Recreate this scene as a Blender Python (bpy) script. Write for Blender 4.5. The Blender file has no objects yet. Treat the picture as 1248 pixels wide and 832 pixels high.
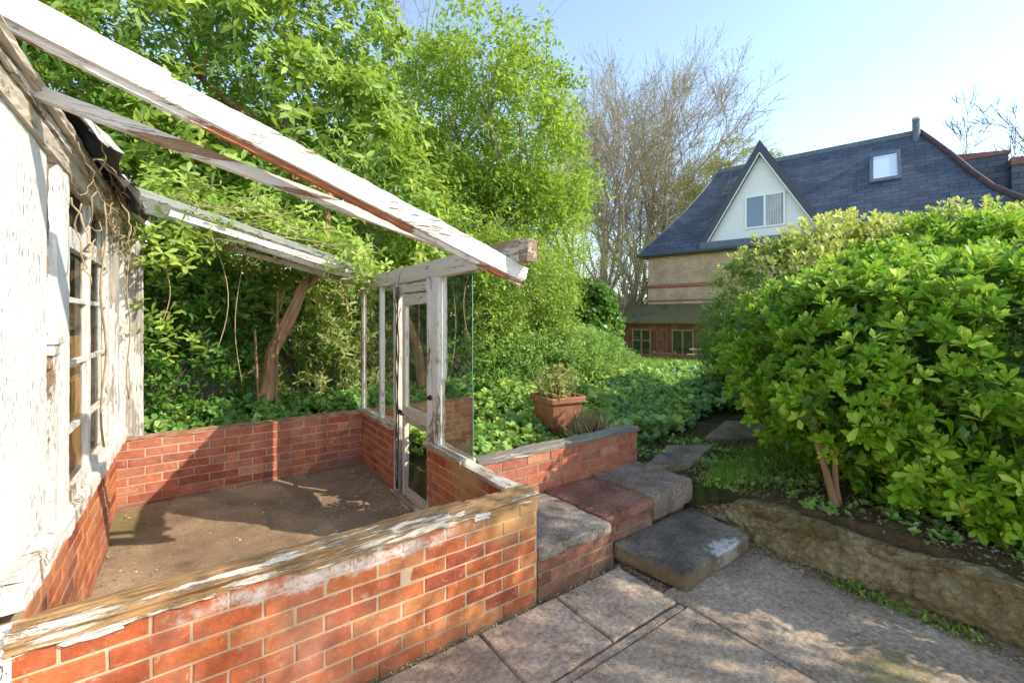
import bpy, math, random
import numpy as np
from mathutils import Vector, noise, Matrix

random.seed(7)
rng = np.random.default_rng(11)
scn = bpy.context.scene
COL = scn.collection
R = math.radians

# ------------------------------------------------------------------ frames
C0 = (0.145, 2.519)
UX, UY = 0.8118, 0.5839          # u: along the front wall, away to the right
VX, VY = -0.5839, 0.8118         # v: along the door wall, away to the left
ROT = math.atan2(UY, UX)
def G(u, v, z=0.0):
    return Vector((C0[0] + u*UX + v*VX, C0[1] + u*UY + v*VY, z))
def toUV(x, y):
    dx, dy = x - C0[0], y - C0[1]
    return dx*UX + dy*UY, dx*VX + dy*VY
HP = (7.99, 26.0); HW = (0.776, -0.631); HN = (0.631, 0.776)
HROT = math.atan2(HW[1], HW[0])
def H(x, y, z=0.0):
    return Vector((HP[0] + x*HW[0] + y*HN[0], HP[1] + x*HW[1] + y*HN[1], z))

# ------------------------------------------------------------------ mesh builder
class MB:
    def __init__(s):
        s.v = []; s.f = []; s.m = []; s.c = []; s.uv = {}; s.cur = 0.5; s.mat = 0
    def vert(s, p, c=None):
        s.v.append(tuple(p)); s.c.append(s.cur if c is None else c); return len(s.v) - 1
    def face(s, idx, mat=None, uv=None):
        s.f.append(tuple(idx)); s.m.append(s.mat if mat is None else mat)
        if uv: s.uv[len(s.f) - 1] = uv
    def poly(s, pts, mat=None, uv=None):
        s.face([s.vert(p) for p in pts], mat, uv)
    def box(s, a, b):
        x0, y0, z0 = [min(a[i], b[i]) for i in range(3)]
        x1, y1, z1 = [max(a[i], b[i]) for i in range(3)]
        i = [s.vert(p) for p in ((x0,y0,z0),(x1,y0,z0),(x1,y1,z0),(x0,y1,z0),(x0,y0,z1),(x1,y0,z1),(x1,y1,z1),(x0,y1,z1))]
        for f in ((0,3,2,1),(4,5,6,7),(0,1,5,4),(1,2,6,5),(2,3,7,6),(3,0,4,7)):
            s.face([i[k] for k in f])
    def tube(s, pts, rad, sides=6, cap=True):
        pts = [Vector(p) for p in pts]; n = len(pts)
        rings = []; prev = None
        for k in range(n):
            t = (pts[min(k+1, n-1)] - pts[max(k-1, 0)])
            if t.length < 1e-9: t = Vector((0,0,1))
            t.normalize()
            if prev is None:
                a = t.orthogonal().normalized()
            else:
                a = prev - t*prev.dot(t)
                a = a.normalized() if a.length > 1e-6 else t.orthogonal().normalized()
            prev = a; b = t.cross(a)
            r = rad[k] if hasattr(rad, '__len__') else rad
            rings.append([s.vert(pts[k] + a*(r*math.cos(2*math.pi*j/sides)) + b*(r*math.sin(2*math.pi*j/sides))) for j in range(sides)])
        for k in range(n-1):
            for j in range(sides):
                j2 = (j+1) % sides
                s.face((rings[k][j], rings[k][j2], rings[k+1][j2], rings[k+1][j]))
        if cap and sides > 2:
            s.face(rings[0][::-1]); s.face(rings[-1])
    def beam(s, A, B, w, h, seg=24, amp=0.004, seed=0.0, per=4, up=(0,0,1), endrough=0.0, droop=0.0):
        """rough sawn timber from A to B (centre line), width w, height h, worn along the grain"""
        A = Vector(A); B = Vector(B); t = (B-A); L = t.length; t.normalize()
        upv = Vector(up); side = t.cross(upv).normalized(); upv = side.cross(t).normalized()
        ring0 = []
        for (sx, sz, ex, ez) in ((-1,-1,1,-1),(1,-1,1,1),(1,1,-1,1),(-1,1,-1,-1)):
            for q in range(per):
                f = (q + 0.12)/per if q == 0 else (q/per if q < per-1 else (q+0.88-0.0)/per if False else q/per)
                ring0.append((sx + (ex-sx)*f, sz + (ez-sz)*f))
        rings = []
        for k in range(seg+1):
            l = L*k/seg
            ring = []
            for j, (a, b) in enumerate(ring0):
                base = A + t*l + Vector((0,0,-droop*math.sin(math.pi*k/seg)))
                nz = noise.noise(Vector((l*5.0+seed, j*1.7+seed, seed*3.1))) + 0.6*noise.noise(Vector((l*19+seed, j*3.1, seed)))
                e = 1.0 + 0*nz
                d = amp*nz
                lo = endrough*noise.noise(Vector((j*2.3+seed, k, 3.3))) if k in (0, seg) else 0.0
                ring.append(s.vert(base + side*(a*(w/2) + a*d) + upv*(b*(h/2) + b*d) + t*lo))
            rings.append(ring)
        n = len(ring0)
        for k in range(seg):
            for j in range(n):
                j2 = (j+1) % n
                s.face((rings[k][j], rings[k+1][j], rings[k+1][j2], rings[k][j2]))
        s.face(rings[0]); s.face(rings[-1][::-1])
    def build(s, name, mats, parent=None, origin=(0,0,0), frame=None, smooth=False, bevel=0.0, autosmooth=False):
        me = bpy.data.meshes.new(name)
        o3 = Vector(origin)
        me.from_pydata([tuple(Vector(p) - o3) for p in s.v], [], s.f)
        if not isinstance(mats, (list, tuple)): mats = [mats]
        for m in mats: me.materials.append(m)
        me.polygons.foreach_set('material_index', s.m)
        if smooth: me.polygons.foreach_set('use_smooth', [True]*len(s.f))
        at = me.attributes.new('lv', 'FLOAT_COLOR', 'POINT')
        c = np.ones((len(s.v), 4), dtype=np.float32); c[:, 0] = s.c; c[:, 1] = s.c; c[:, 2] = 0
        at.data.foreach_set('color', c.ravel())
        if s.uv:
            uvl = me.uv_layers.new(name='UVMap')
            for fi, uvs in s.uv.items():
                ls = me.polygons[fi].loop_start
                for k, q in enumerate(uvs): uvl.data[ls+k].uv = q
        me.update()
        o = bpy.data.objects.new(name, me); COL.objects.link(o)
        if parent is not None: o.parent = parent
        else:
            if frame == 'G': o.location = G(*origin); o.rotation_euler = (0, 0, ROT)
            elif frame == 'H': o.location = H(*origin); o.rotation_euler = (0, 0, HROT)
            else: o.location = o3
        if bevel > 0:
            bm = o.modifiers.new('Bevel', 'BEVEL'); bm.width = bevel; bm.segments = 2; bm.limit_method = 'ANGLE'; bm.angle_limit = R(40)
        return o

def tag(o, label=None, cat=None, group=None, kind=None):
    if label: o['label'] = label
    if cat: o['category'] = cat
    if group: o['group'] = group
    if kind: o['kind'] = kind
    return o
def empty(name, origin=(0,0,0), frame=None, label=None, cat=None, group=None):
    o = bpy.data.objects.new(name, None); COL.objects.link(o)
    if frame == 'G': o.location = G(*origin); o.rotation_euler = (0,0,ROT)
    elif frame == 'H': o.location = H(*origin); o.rotation_euler = (0,0,HROT)
    else: o.location = Vector(origin)
    o.empty_display_size = 0.2
    return tag(o, label, cat, group)

# ------------------------------------------------------------------ material helper
class NT:
    def __init__(s, name):
        s.m = bpy.data.materials.new(name); s.m.use_nodes = True
        s.t = s.m.node_tree; s.t.nodes.clear()
        s.out = s.t.nodes.new('ShaderNodeOutputMaterial')
    def n(s, typ, **k):
        nd = s.t.nodes.new(typ)
        for a, b in k.items(): setattr(nd, a, b)
        return nd
    def l(s, a, b): s.t.links.new(a, b)
    def set(s, sock, val):
        if hasattr(val, 'is_linked') or isinstance(val, bpy.types.NodeSocket): s.l(val, sock)
        else:
            if isinstance(val, tuple) and len(val) == 3 and sock.type == 'RGBA': val = (*val, 1)
            sock.default_value = val
    def coord(s, kind='Object', scale=(1,1,1), rot=(0,0,0)):
        tc = s.n('ShaderNodeTexCoord'); mp = s.n('ShaderNodeMapping')
        mp.inputs['Scale'].default_value = scale; mp.inputs['Rotation'].default_value = rot
        s.l(tc.outputs[kind], mp.inputs['Vector']); return mp.outputs[0]
    def wpos(s, scale=(1,1,1)):
        g = s.n('ShaderNodeNewGeometry'); mp = s.n('ShaderNodeMapping'); mp.inputs['Scale'].default_value = scale
        s.l(g.outputs['Position'], mp.inputs['Vector']); return mp.outputs[0]
    def noise(s, vec, scale, detail=5, rough=0.6, dist=0.0):
        nd = s.n('ShaderNodeTexNoise'); s.l(vec, nd.inputs['Vector'])
        nd.inputs['Scale'].default_value = scale; nd.inputs['Detail'].default_value = detail
        nd.inputs['Roughness'].default_value = rough; nd.inputs['Distortion'].default_value = dist
        return nd.outputs['Fac']
    def voro(s, vec, scale, feature='F1', out='Distance'):
        nd = s.n('ShaderNodeTexVoronoi', feature=feature); s.l(vec, nd.inputs['Vector']); nd.inputs['Scale'].default_value = scale
        return nd.outputs[out]
    def ramp(s, fac, stops, interp='LINEAR'):
        nd = s.n('ShaderNodeValToRGB'); nd.color_ramp.interpolation = interp
        e = nd.color_ramp.elements
        while len(e) > 1: e.remove(e[-1])
        e[0].position = stops[0][0]; c = stops[0][1]; e[0].color = (*c, 1) if isinstance(c, tuple) else (c, c, c, 1)
        for p, c in stops[1:]:
            q = e.new(p); q.color = (*c, 1) if isinstance(c, tuple) else (c, c, c, 1)
        s.l(fac, nd.inputs[0]); return nd.outputs[0]
    def mix(s, fac, a, b, mode='MIX'):
        nd = s.n('ShaderNodeMix', data_type='RGBA', blend_type=mode)
        s.set(nd.inputs['Factor'], fac); s.set(nd.inputs[6], a); s.set(nd.inputs[7], b); return nd.outputs[2]
    def math(s, op, a, b=0.0, clamp=False):
        nd = s.n('ShaderNodeMath', operation=op); nd.use_clamp = clamp
        s.set(nd.inputs[0], a); s.set(nd.inputs[1], b); return nd.outputs[0]
    def sep(s, vec):
        nd = s.n('ShaderNodeSeparateXYZ'); s.l(vec, nd.inputs[0]); return nd.outputs
    def attr(s, name='lv'):
        nd = s.n('ShaderNodeAttribute'); nd.attribute_name = name
        sp = s.n('ShaderNodeSeparateColor'); s.l(nd.outputs['Color'], sp.inputs[0]); return sp.outputs
    def maprange(s, v, a, b, c=0.0, d=1.0):
        nd = s.n('ShaderNodeMapRange'); s.set(nd.inputs[0], v)
        for i, q in enumerate((a, b, c, d)): nd.inputs[i+1].default_value = q
        return nd.outputs[0]
    def bump(s, h, strength=0.5, dist=0.01, normal=None):
        nd = s.n('ShaderNodeBump'); nd.inputs['Strength'].default_value = strength; nd.inputs['Distance'].default_value = dist
        s.l(h, nd.inputs['Height'])
        if normal is not None: s.l(normal, nd.inputs['Normal'])
        return nd.outputs[0]
    def pbr(s, color, rough=0.7, normal=None, spec=0.4, metal=0.0, **k):
        b = s.n('ShaderNodeBsdfPrincipled')
        s.set(b.inputs['Base Color'], color); s.set(b.inputs['Roughness'], rough)
        b.inputs['Specular IOR Level'].default_value = spec; b.inputs['Metallic'].default_value = metal
        if normal is not None: s.l(normal, b.inputs['Normal'])
        return b.outputs[0]
    def finish(s, shader):
        s.l(shader, s.out.inputs['Surface']); return s.m

def mat_leaf(name, dark, mid, light, young, trans=0.35, rough=0.38, spec=0.5, patch=1.3):
    t = NT(name); a = t.attr()
    base = t.ramp(a[0], [(0.0, dark), (0.5, mid), (1.0, light)])
    w = t.wpos(); nz = t.noise(w, patch, 2)
    base = t.mix(t.math('MULTIPLY', t.ramp(nz, [(0.42, 0.0), (0.62, 1.0)]), 0.5), base, light)
    base = t.mix(a[2], base, young)
    geo = t.n('ShaderNodeNewGeometry')
    under = t.mix(0.35, base, (0.16, 0.2, 0.1))
    base2 = t.mix(geo.outputs['Backfacing'], base, under)
    p = t.pbr(base2, rough, spec=spec)
    tr = t.n('ShaderNodeBsdfTranslucent')
    tc = t.mix(0.55, base, (0.48, 0.60, 0.07)); t.l(tc, tr.inputs['Color'])
    mx = t.n('ShaderNodeMixShader'); mx.inputs[0].default_value = trans
    t.l(p, mx.inputs[1]); t.l(tr.outputs[0], mx.inputs[2])
    return t.finish(mx.outputs[0])

def mat_bark(name, c1, c2, sc=8, stretch=(1,1,0.2), rough=0.85):
    t = NT(name); v = t.coord('Object', stretch)
    n1 = t.noise(v, sc, 6, 0.65, 0.4); n2 = t.noise(t.wpos(), 2.0, 3)
    c = t.mix(t.ramp(n1, [(0.35, 0.0), (0.65, 1.0)]), c1, c2)
    c = t.mix(t.math('MULTIPLY', n2, 0.35), c, (0.10, 0.11, 0.05))
    return t.finish(t.pbr(c, rough, t.bump(n1, 0.8, 0.02), 0.2))

def mat_paint(name, grain=(1,1,1), peel=0.5, wood=((0.20,0.13,0.08),(0.42,0.30,0.19)), white=(0.70,0.665,0.60), sc=6.0, dirt=0.3):
    """flaking white paint over weathered timber; 'grain' squeezes the pattern along the board"""
    t = NT(name); v = t.coord('Object', grain)
    big = t.noise(v, sc*0.6, 3, 0.6, 0.3); fine = t.noise(v, sc*5, 8, 0.75, 0.5)
    h = t.math('ADD', t.math('MULTIPLY', big, 0.55), t.math('MULTIPLY', fine, 0.45))
    h = t.math('ADD', h, t.math('MULTIPLY', t.math('SUBTRACT', t.noise(t.coord('Object'), 1.9, 3), 0.5), 0.32))
    th = 0.30 + 0.30*peel
    mask = t.ramp(h, [(th-0.012, 0.0), (th+0.012, 1.0)])
    g = t.noise(t.coord('Object', tuple(q*(1.0 if q >= 1 else 0.35) for q in grain)), sc*9, 6, 0.7)
    wc = t.ramp(g, [(0.3, wood[0]), (0.7, wood[1])])
    wt = t.mix(t.math('MULTIPLY', t.noise(v, sc*1.7, 5), dirt), white, (0.42, 0.36, 0.28))
    gate = t.ramp(t.noise(t.coord('Object'), 2.6, 4, 0.6), [(0.42, 0.0), (0.62, 1.0)])
    crack = t.ramp(t.noise(v, sc*9, 4, 0.6), [(0.38, 0.15), (0.42, 1.0)])
    wt = t.mix(gate, wt, t.mix(1.0, wt, crack, 'MULTIPLY'))
    edge = t.ramp(h, [(th-0.03, 1.0), (th-0.012, 0.55), (th+0.0, 1.0)])
    wc = t.mix(1.0, wc, edge, 'MULTIPLY')
    col = t.mix(mask, wc, wt)
    hh = t.math('ADD', t.math('MULTIPLY', mask, 0.5), t.math('MULTIPLY', g, 0.5))
    return t.finish(t.pbr(col, t.mix(mask, (0.85,)*3, (0.5,)*3), t.bump(hh, 0.7, 0.004), 0.35))

def mat_stone(name, c1, c2, c3, sc=3.0, bump=0.6, paint=None, extra=None, rough=0.85, spec=0.3):
    t = NT(name); v = t.coord('Object')
    n1 = t.noise(v, sc, 8, 0.65, 0.2); n2 = t.noise(v, sc*14, 6, 0.7); n3 = t.noise(v, sc*0.5, 2)
    c = t.ramp(n1, [(0.3, c1), (0.5, c2), (0.72, c3)])
    c = t.mix(0.75, c, t.ramp(n2, [(0.32, 0.25), (0.68, 1.25)]), 'MULTIPLY')
    c = t.mix(1.0, c, t.ramp(n3, [(0.3, 0.75), (0.7, 1.15)]), 'MULTIPLY')
    sp = t.ramp(t.voro(v, 130), [(0.06, 1.0), (0.10, 0.0)])
    c = t.mix(t.math('MULTIPLY', sp, 0.35), c, (0.55, 0.5, 0.42))
    vd = t.n('ShaderNodeTexVoronoi', feature='DISTANCE_TO_EDGE'); vd.inputs['Scale'].default_value = 2.3
    wv = t.n('ShaderNodeVectorMath', operation='ADD'); nn = t.n('ShaderNodeTexNoise'); t.l(v, nn.inputs['Vector']); nn.inputs['Scale'].default_value = 6; nn.inputs['Detail'].default_value = 6; nn.inputs['Roughness'].default_value = 0.7
    t.l(v, wv.inputs[0]); sv = t.n('ShaderNodeVectorMath', operation='SCALE'); t.l(nn.outputs['Color'], sv.inputs[0]); sv.inputs['Scale'].default_value = 0.35; t.l(sv.outputs[0], wv.inputs[1]); t.l(wv.outputs[0], vd.inputs['Vector'])
    crk = t.math('MULTIPLY', t.ramp(vd.outputs['Distance'], [(0.004, 1.0), (0.012, 0.0)]), t.ramp(t.noise(v, 2.0, 3), [(0.50, 0.0), (0.58, 1.0)]))
    c = t.mix(t.math('MULTIPLY', crk, 0.7), c, (0.05, 0.04, 0.03))
    c = t.mix(0.6, c, t.ramp(t.noise(v, 190, 3, 0.7), [(0.35, 0.45), (0.65, 1.3)]), 'MULTIPLY')
    li = t.ramp(t.noise(v, 11, 8, 0.8, 0.5), [(0.60, 0.0), (0.70, 1.0)]); c = t.mix(t.math('MULTIPLY', li, 0.35), c, (0.42, 0.38, 0.28))
    if extra: c = extra(t, v, c)
    h = t.math('ADD', n1, t.math('MULTIPLY', n2, 0.5))
    return t.finish(t.pbr(c, rough, t.bump(h, bump, 0.012), spec))

def blob(t, v, centre, scl, sharp=0.12, nsc=9.0, namp=0.35):
    """soft irregular spot in object space: 1 inside, 0 outside"""
    mp = t.n('ShaderNodeMapping'); t.l(v, mp.inputs['Vector'])
    mp.inputs['Location'].default_value = tuple(-centre[i]/scl[i] for i in range(3)); mp.inputs['Scale'].default_value = tuple(1/q for q in scl)
    ln = t.n('ShaderNodeVectorMath', operation='LENGTH'); t.l(mp.outputs[0], ln.inputs[0])
    d = t.math('ADD', ln.outputs['Value'], t.math('MULTIPLY', t.math('SUBTRACT', t.noise(v, nsc, 6, 0.65), 0.5), namp*4))
    return t.ramp(d, [(max(0.0, 1.0-sharp-0.35), 1.0), (0.72+sharp, 0.0)])

M = {}
def stains(t, v, c):
    wm = blob(t, v, (-1.05, 0.0, 0.545), (0.66, 0.3, 0.055), 0.22, 11, 0.55)
    wm = t.math('MULTIPLY', wm, t.ramp(t.noise(v, 38, 7, 0.75, 0.6), [(0.38, 0.15), (0.52, 1.0)]))
    c = t.mix(t.math('MULTIPLY', wm, 0.85), c, t.mix(t.noise(v, 20, 5), (0.5, 0.42, 0.34), (0.76, 0.72, 0.67)))
    ym = blob(t, v, (-0.02, 0.0, 0.56), (0.52, 0.3, 0.21), 0.25, 5, 0.4)
    return t.mix(t.math('MULTIPLY', ym, 0.72), c, (0.42, 0.27, 0.11))
def brick_mat(name, tone='front'):
    t = NT(name); a = t.attr(); v = t.coord('Object')
    if tone == 'front':
        st = [(0.0, (0.32,0.075,0.04)), (0.2, (0.38,0.09,0.035)), (0.45, (0.43,0.10,0.035)), (0.75, (0.52,0.145,0.045)), (1.0, (0.56,0.20,0.07))]
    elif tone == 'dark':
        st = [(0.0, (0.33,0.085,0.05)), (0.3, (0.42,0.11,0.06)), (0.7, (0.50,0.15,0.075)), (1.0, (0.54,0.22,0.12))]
    elif tone == 'base':
        st = [(0.0, (0.10,0.05,0.04)), (0.4, (0.20,0.085,0.055)), (0.8, (0.30,0.12,0.07)), (1.0, (0.34,0.17,0.10))]
    else:
        st = [(0.0, (0.30,0.07,0.03)), (0.5, (0.52,0.15,0.055)), (1.0, (0.60,0.24,0.10))]
    c = t.ramp(a[0], st)
    n1 = t.noise(v, 14, 6, 0.7); n2 = t.noise(v, 70, 5, 0.7); n3 = t.noise(v, 2.2, 4, 0.6)
    c = t.mix(0.65, c, t.ramp(n1, [(0.3, 0.45), (0.7, 1.25)]), 'MULTIPLY')
    c = t.mix(0.5, c, t.ramp(n2, [(0.3, 0.5), (0.7, 1.15)]), 'MULTIPLY')
    c = t.mix(t.math('MULTIPLY', t.ramp(n3, [(0.45, 0.0), (0.75, 1.0)]), 0.35), c, (0.45, 0.33, 0.25))
    z = t.sep(v)[2]
    if tone == 'front':
        c = stains(t, v, c)
    c = t.mix(t.math('MULTIPLY', t.ramp(t.noise(v, 26, 6, 0.75, 0.8), [(0.56, 0.0), (0.66, 1.0)]), 0.5), c, (0.50, 0.34, 0.22))
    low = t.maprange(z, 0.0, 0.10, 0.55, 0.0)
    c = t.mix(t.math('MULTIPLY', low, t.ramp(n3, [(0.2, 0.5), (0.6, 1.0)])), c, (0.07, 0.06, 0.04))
    M[name] = t.finish(t.pbr(c, 0.8, t.bump(t.math('ADD', n1, n2), 0.5, 0.004), 0.25))
for nm in ('front', 'dark', 'base', 'side'): brick_mat('brick_'+nm, nm)
def mortar(name, c1, c2, stain=False):
    t = NT(name); v = t.coord('Object'); n1 = t.noise(v, 30, 6, 0.7); n2 = t.noise(v, 1.8, 4)
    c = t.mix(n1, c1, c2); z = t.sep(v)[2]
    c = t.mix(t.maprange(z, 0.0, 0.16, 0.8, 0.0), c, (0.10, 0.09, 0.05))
    c = t.mix(t.ramp(n2, [(0.5, 0.0), (0.75, 0.6)]), c, (0.26, 0.17, 0.10))
    if stain: c = stains(t, v, c)
    M[name] = t.finish(t.pbr(c, 0.9, t.bump(n1, 0.8, 0.004), 0.1))
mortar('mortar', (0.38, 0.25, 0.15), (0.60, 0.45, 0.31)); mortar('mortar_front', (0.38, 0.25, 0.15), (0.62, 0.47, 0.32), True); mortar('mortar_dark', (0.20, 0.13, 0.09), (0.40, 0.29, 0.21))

BROWN = ((0.16,0.095,0.05),(0.40,0.27,0.15))
M['paint_wall'] = mat_paint('paint_wall', (1,1,0.3), 0.20, ((0.14,0.10,0.07),(0.38,0.30,0.22)), (0.78,0.765,0.74), 8.0, 0.22)
M['paint_z'] = mat_paint('paint_z', (1,1,0.2), 0.42, BROWN, sc=8.0)
M['paint_u'] = mat_paint('paint_u', (0.10,1.6,1.6), 0.40, ((0.13,0.07,0.04),(0.40,0.26,0.15)), sc=11.0, dirt=0.35)
M['paint_v'] = mat_paint('paint_v', (1,0.12,1), 0.55, BROWN, sc=8.0, dirt=0.5)
M['paint_v_grey'] = mat_paint('paint_v_grey', (1,0.12,1), 0.66, ((0.13,0.10,0.07),(0.36,0.29,0.22)), (0.62,0.58,0.52), 7.0, 0.8)
M['grey_wood_z'] = mat_paint('grey_wood_z', (1,1,0.08), 0.72, ((0.20,0.17,0.14),(0.45,0.40,0.34)), (0.62,0.60,0.56), 8.0, 0.5)
M['cream_z'] = mat_paint('cream_z', (1,1,0.12), 0.42, ((0.22,0.14,0.09),(0.45,0.33,0.22)), (0.66,0.60,0.50), 8.0, 0.5)
M['cream_v'] = mat_paint('cream_v', (1,0.12,1), 0.50, ((0.26,0.17,0.10),(0.46,0.34,0.22)), (0.62,0.54,0.43), 7.0, 0.6)
M['cap_u'] = mat_paint('cap_u', (0.10,1.4,1.4), 0.80, ((0.11,0.055,0.025),(0.46,0.28,0.12)), (0.66,0.58,0.47), 9.0, 0.6)
M['cap_grey_u'] = mat_paint('cap_grey_u', (0.10,1.2,1.2), 0.92, ((0.10,0.085,0.065),(0.30,0.26,0.21)), (0.40,0.37,0.33), 9.0, 0.6)
M['rot_u'] = mat_paint('rot_u', (0.15,1,1), 0.70, ((0.22,0.07,0.03),(0.42,0.17,0.08)), (0.7,0.66,0.6), 8.0, 0.3)
M['end_grain'] = mat_paint('end_grain', (1,0.2,1), 0.8, ((0.12,0.07,0.05),(0.36,0.25,0.17)), (0.5,0.4,0.3), 12.0)

def simple(name, col, rough=0.6, spec=0.4, metal=0.0, nsc=0, namp=0.3, bump=0.0):
    t = NT(name); c = col; nrm = None
    if nsc:
        n1 = t.noise(t.coord('Object'), nsc, 6, 0.65)
        c = t.mix(namp, col, t.ramp(n1, [(0.3, tuple(q*0.35 for q in col)), (0.7, tuple(min(1, q*1.5) for q in col))]))
        if bump: nrm = t.bump(n1, bump, 0.01)
    M[name] = t.finish(t.pbr(c, rough, nrm, spec, metal)); return M[name]
simple('iron', (0.06,0.04,0.03), 0.6, 0.4, 0.6, 20)
simple('felt', (0.05,0.045,0.04), 0.6, 0.5, 0, 12, 0.8, 0.5)
simple('felt_pale', (0.55,0.54,0.52), 0.45, 0.5, 0, 9, 0.7, 0.5)
simple('interior', (0.16,0.10,0.055), 0.9, 0.1, 0, 4, 0.7)
simple('interior_wood', (0.50,0.24,0.08), 0.6, 0.3, 0, 6, 0.7)
simple('terracotta', (0.34,0.135,0.07), 0.75, 0.3, 0, 9, 0.6, 0.3)
simple('stucco', (0.78,0.78,0.77), 0.9, 0.2, 0, 14, 0.15, 0.3)
simple('upvc', (0.8,0.8,0.8), 0.35, 0.5)
simple('lead', (0.10,0.125,0.16), 0.5, 0.5, 0.0, 5, 0.5)
simple('fascia', (0.035,0.045,0.06), 0.4, 0.5, 0, 5, 0.3)
simple('ridge_tile', (0.085,0.05,0.048), 0.7, 0.3, 0, 6, 0.7, 0.4)
simple('ridge_red', (0.25,0.115,0.09), 0.7, 0.3, 0, 6, 0.6, 0.4)
simple('curtain', (0.55,0.56,0.58), 0.8, 0.2, 0, 3, 0.3)
simple('pale_timber', (0.45,0.38,0.29), 0.8, 0.2, 0, 7, 0.5, 0.3)
simple('red_timber', (0.22,0.09,0.05), 0.7, 0.3, 0, 6, 0.6, 0.3)
simple('window_oak', (0.30,0.19,0.09), 0.6, 0.3, 0, 9, 0.5)
simple('dead_stem', (0.24,0.14,0.08), 0.85, 0.2, 0, 9, 0.6)
simple('pebble', (0.5,0.47,0.42), 0.8, 0.2, 0, 9, 0.4)
simple('vine_stem', (0.36,0.28,0.16), 0.75, 0.3, 0, 12, 0.6)
simple('green_stem', (0.20,0.24,0.07), 0.6, 0.3, 0, 12, 0.6)

def glass(name, tint, refl=1.0, dirt=0.12):
    t = NT(name)
    tr = t.n('ShaderNodeBsdfTransparent'); t.set(tr.inputs[0], tint)
    gl = t.n('ShaderNodeBsdfGlossy'); gl.inputs['Roughness'].default_value = 0.02
    fr = t.n('ShaderNodeFresnel'); fr.inputs[0].default_value = 1.5
    mx = t.n('ShaderNodeMixShader'); t.l(t.math('MULTIPLY', fr.outputs[0], refl), mx.inputs[0])
    t.l(tr.outputs[0], mx.inputs[1]); t.l(gl.outputs[0], mx.inputs[2])
    df = t.n('ShaderNodeBsdfDiffuse'); df.inputs[0].default_value = (0.55,0.62,0.55,1)
    m2 = t.n('ShaderNodeMixShader'); nz = t.noise(t.coord('Object', (6,6,0.5)), 3.0, 6, 0.7)
    t.l(t.math('MULTIPLY', t.ramp(nz, [(0.35, 0.1), (0.75, 1.0)]), dirt), m2.inputs[0]); t.l(mx.outputs[0], m2.inputs[1]); t.l(df.outputs[0], m2.inputs[2])
    M[name] = t.finish(m2.outputs[0])
glass('glass', (0.88,0.97,0.91), 0.9, 0.07); glass('glass_old', (0.85,0.88,0.78), 0.3, 0.03)
simple('glass_edge', (0.10,0.26,0.18), 0.2, 0.6)
t = NT('glass_house'); M['glass_house'] = t.finish(t.pbr((0.10,0.16,0.22), 0.05, spec=1.0))
t = NT('glass_sky'); M['glass_sky'] = t.finish(t.pbr((0.62,0.70,0.76), 0.08, spec=0.8))
t = NT('glass_dark'); M['glass_dark'] = t.finish(t.pbr((0.02,0.03,0.02), 0.06, spec=0.9))

# ------------------------------------------------------------------ terrain
def smooth(a, b, x):
    t_ = min(1, max(0, (x-a)/(b-a))); return t_*t_*(3-2*t_)
def terr(x, y):
    u, v = toUV(x, y)
    low = (u < 1.72 + 0.10*smooth(0.12, -0.15, v) and v < 0.70) or (u < -0.05 and v < 2.95) or (y < -1.0)
    if low: return -0.07
    h = 0.33 + 0.05*noise.noise(Vector((x*0.9, y*0.9, 0)))
    h += (-0.72)*smooth(7.5, 22, y) * (1 - 0.0*smooth(-2, -12, x))
    h += 1.6*smooth(-1.5, -9, x)*smooth(5, 12, y)
    h += 0.025*noise.noise(Vector((x*6, y*6, 1)))
    if u > 1.72 and v < 0.6: h -= 0.05*smooth(2.0, 1.72, u)
    return h

def grid_lines(lo, hi, fine, extra):
    a = list(np.arange(lo, hi, fine)) + list(extra)
    x = hi
    st = fine
    while x < 420: st *= 1.25; x += st; a.append(x)
    x = lo; st = fine
    while x > -420: st *= 1.25; x -= st; a.append(x)
    return sorted(set(round(q, 4) for q in a))
gu = grid_lines(-3.0, 6.0, 0.09, (-0.06, -0.04, 1.71, 1.73, 1.815, 1.83)); gv = grid_lines(-3.0, 9.0, 0.09, (0.69, 0.71, 2.94, 2.96))
V_ = []
for v in gv:
    for u in gu:
        p = G(u, v); V_.append((p.x, p.y, terr(p.x, p.y)))
nu = len(gu)
F_ = [(j*nu+i, j*nu+i+1, (j+1)*nu+i+1, (j+1)*nu+i) for j in range(len(gv)-1) for i in range(nu-1)]
me = bpy.data.meshes.new('ground'); me.from_pydata(V_, [], F_)
t = NT('ground'); w = t.wpos()
n1 = t.noise(w, 9, 8, 0.7); n2 = t.noise(w, 60, 5, 0.7); n3 = t.noise(w, 0.8, 4)
c = t.ramp(n1, [(0.3, (0.07,0.046,0.026)), (0.55, (0.16,0.105,0.058)), (0.75, (0.27,0.19,0.11))])
c = t.mix(t.ramp(n3, [(0.45, 0.0), (0.6, 0.8)]), c, (0.06,0.085,0.02))
ys = t.sep(w)[1]
c = t.mix(t.maprange(ys, 9.0, 13.0), c, t.mix(n1, (0.12,0.20,0.025), (0.24,0.32,0.05)))
me.materials.append(t.finish(t.pbr(c, 0.95, t.bump(t.math('ADD', n1, n2), 1.0, 0.03), 0.1)))
me.polygons.foreach_set('use_smooth', [True]*len(F_))
go = bpy.data.objects.new('ground', me); COL.objects.link(go); tag(go, 'dark soil and grass of the sloping garden', 'ground', kind='structure')

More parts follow.
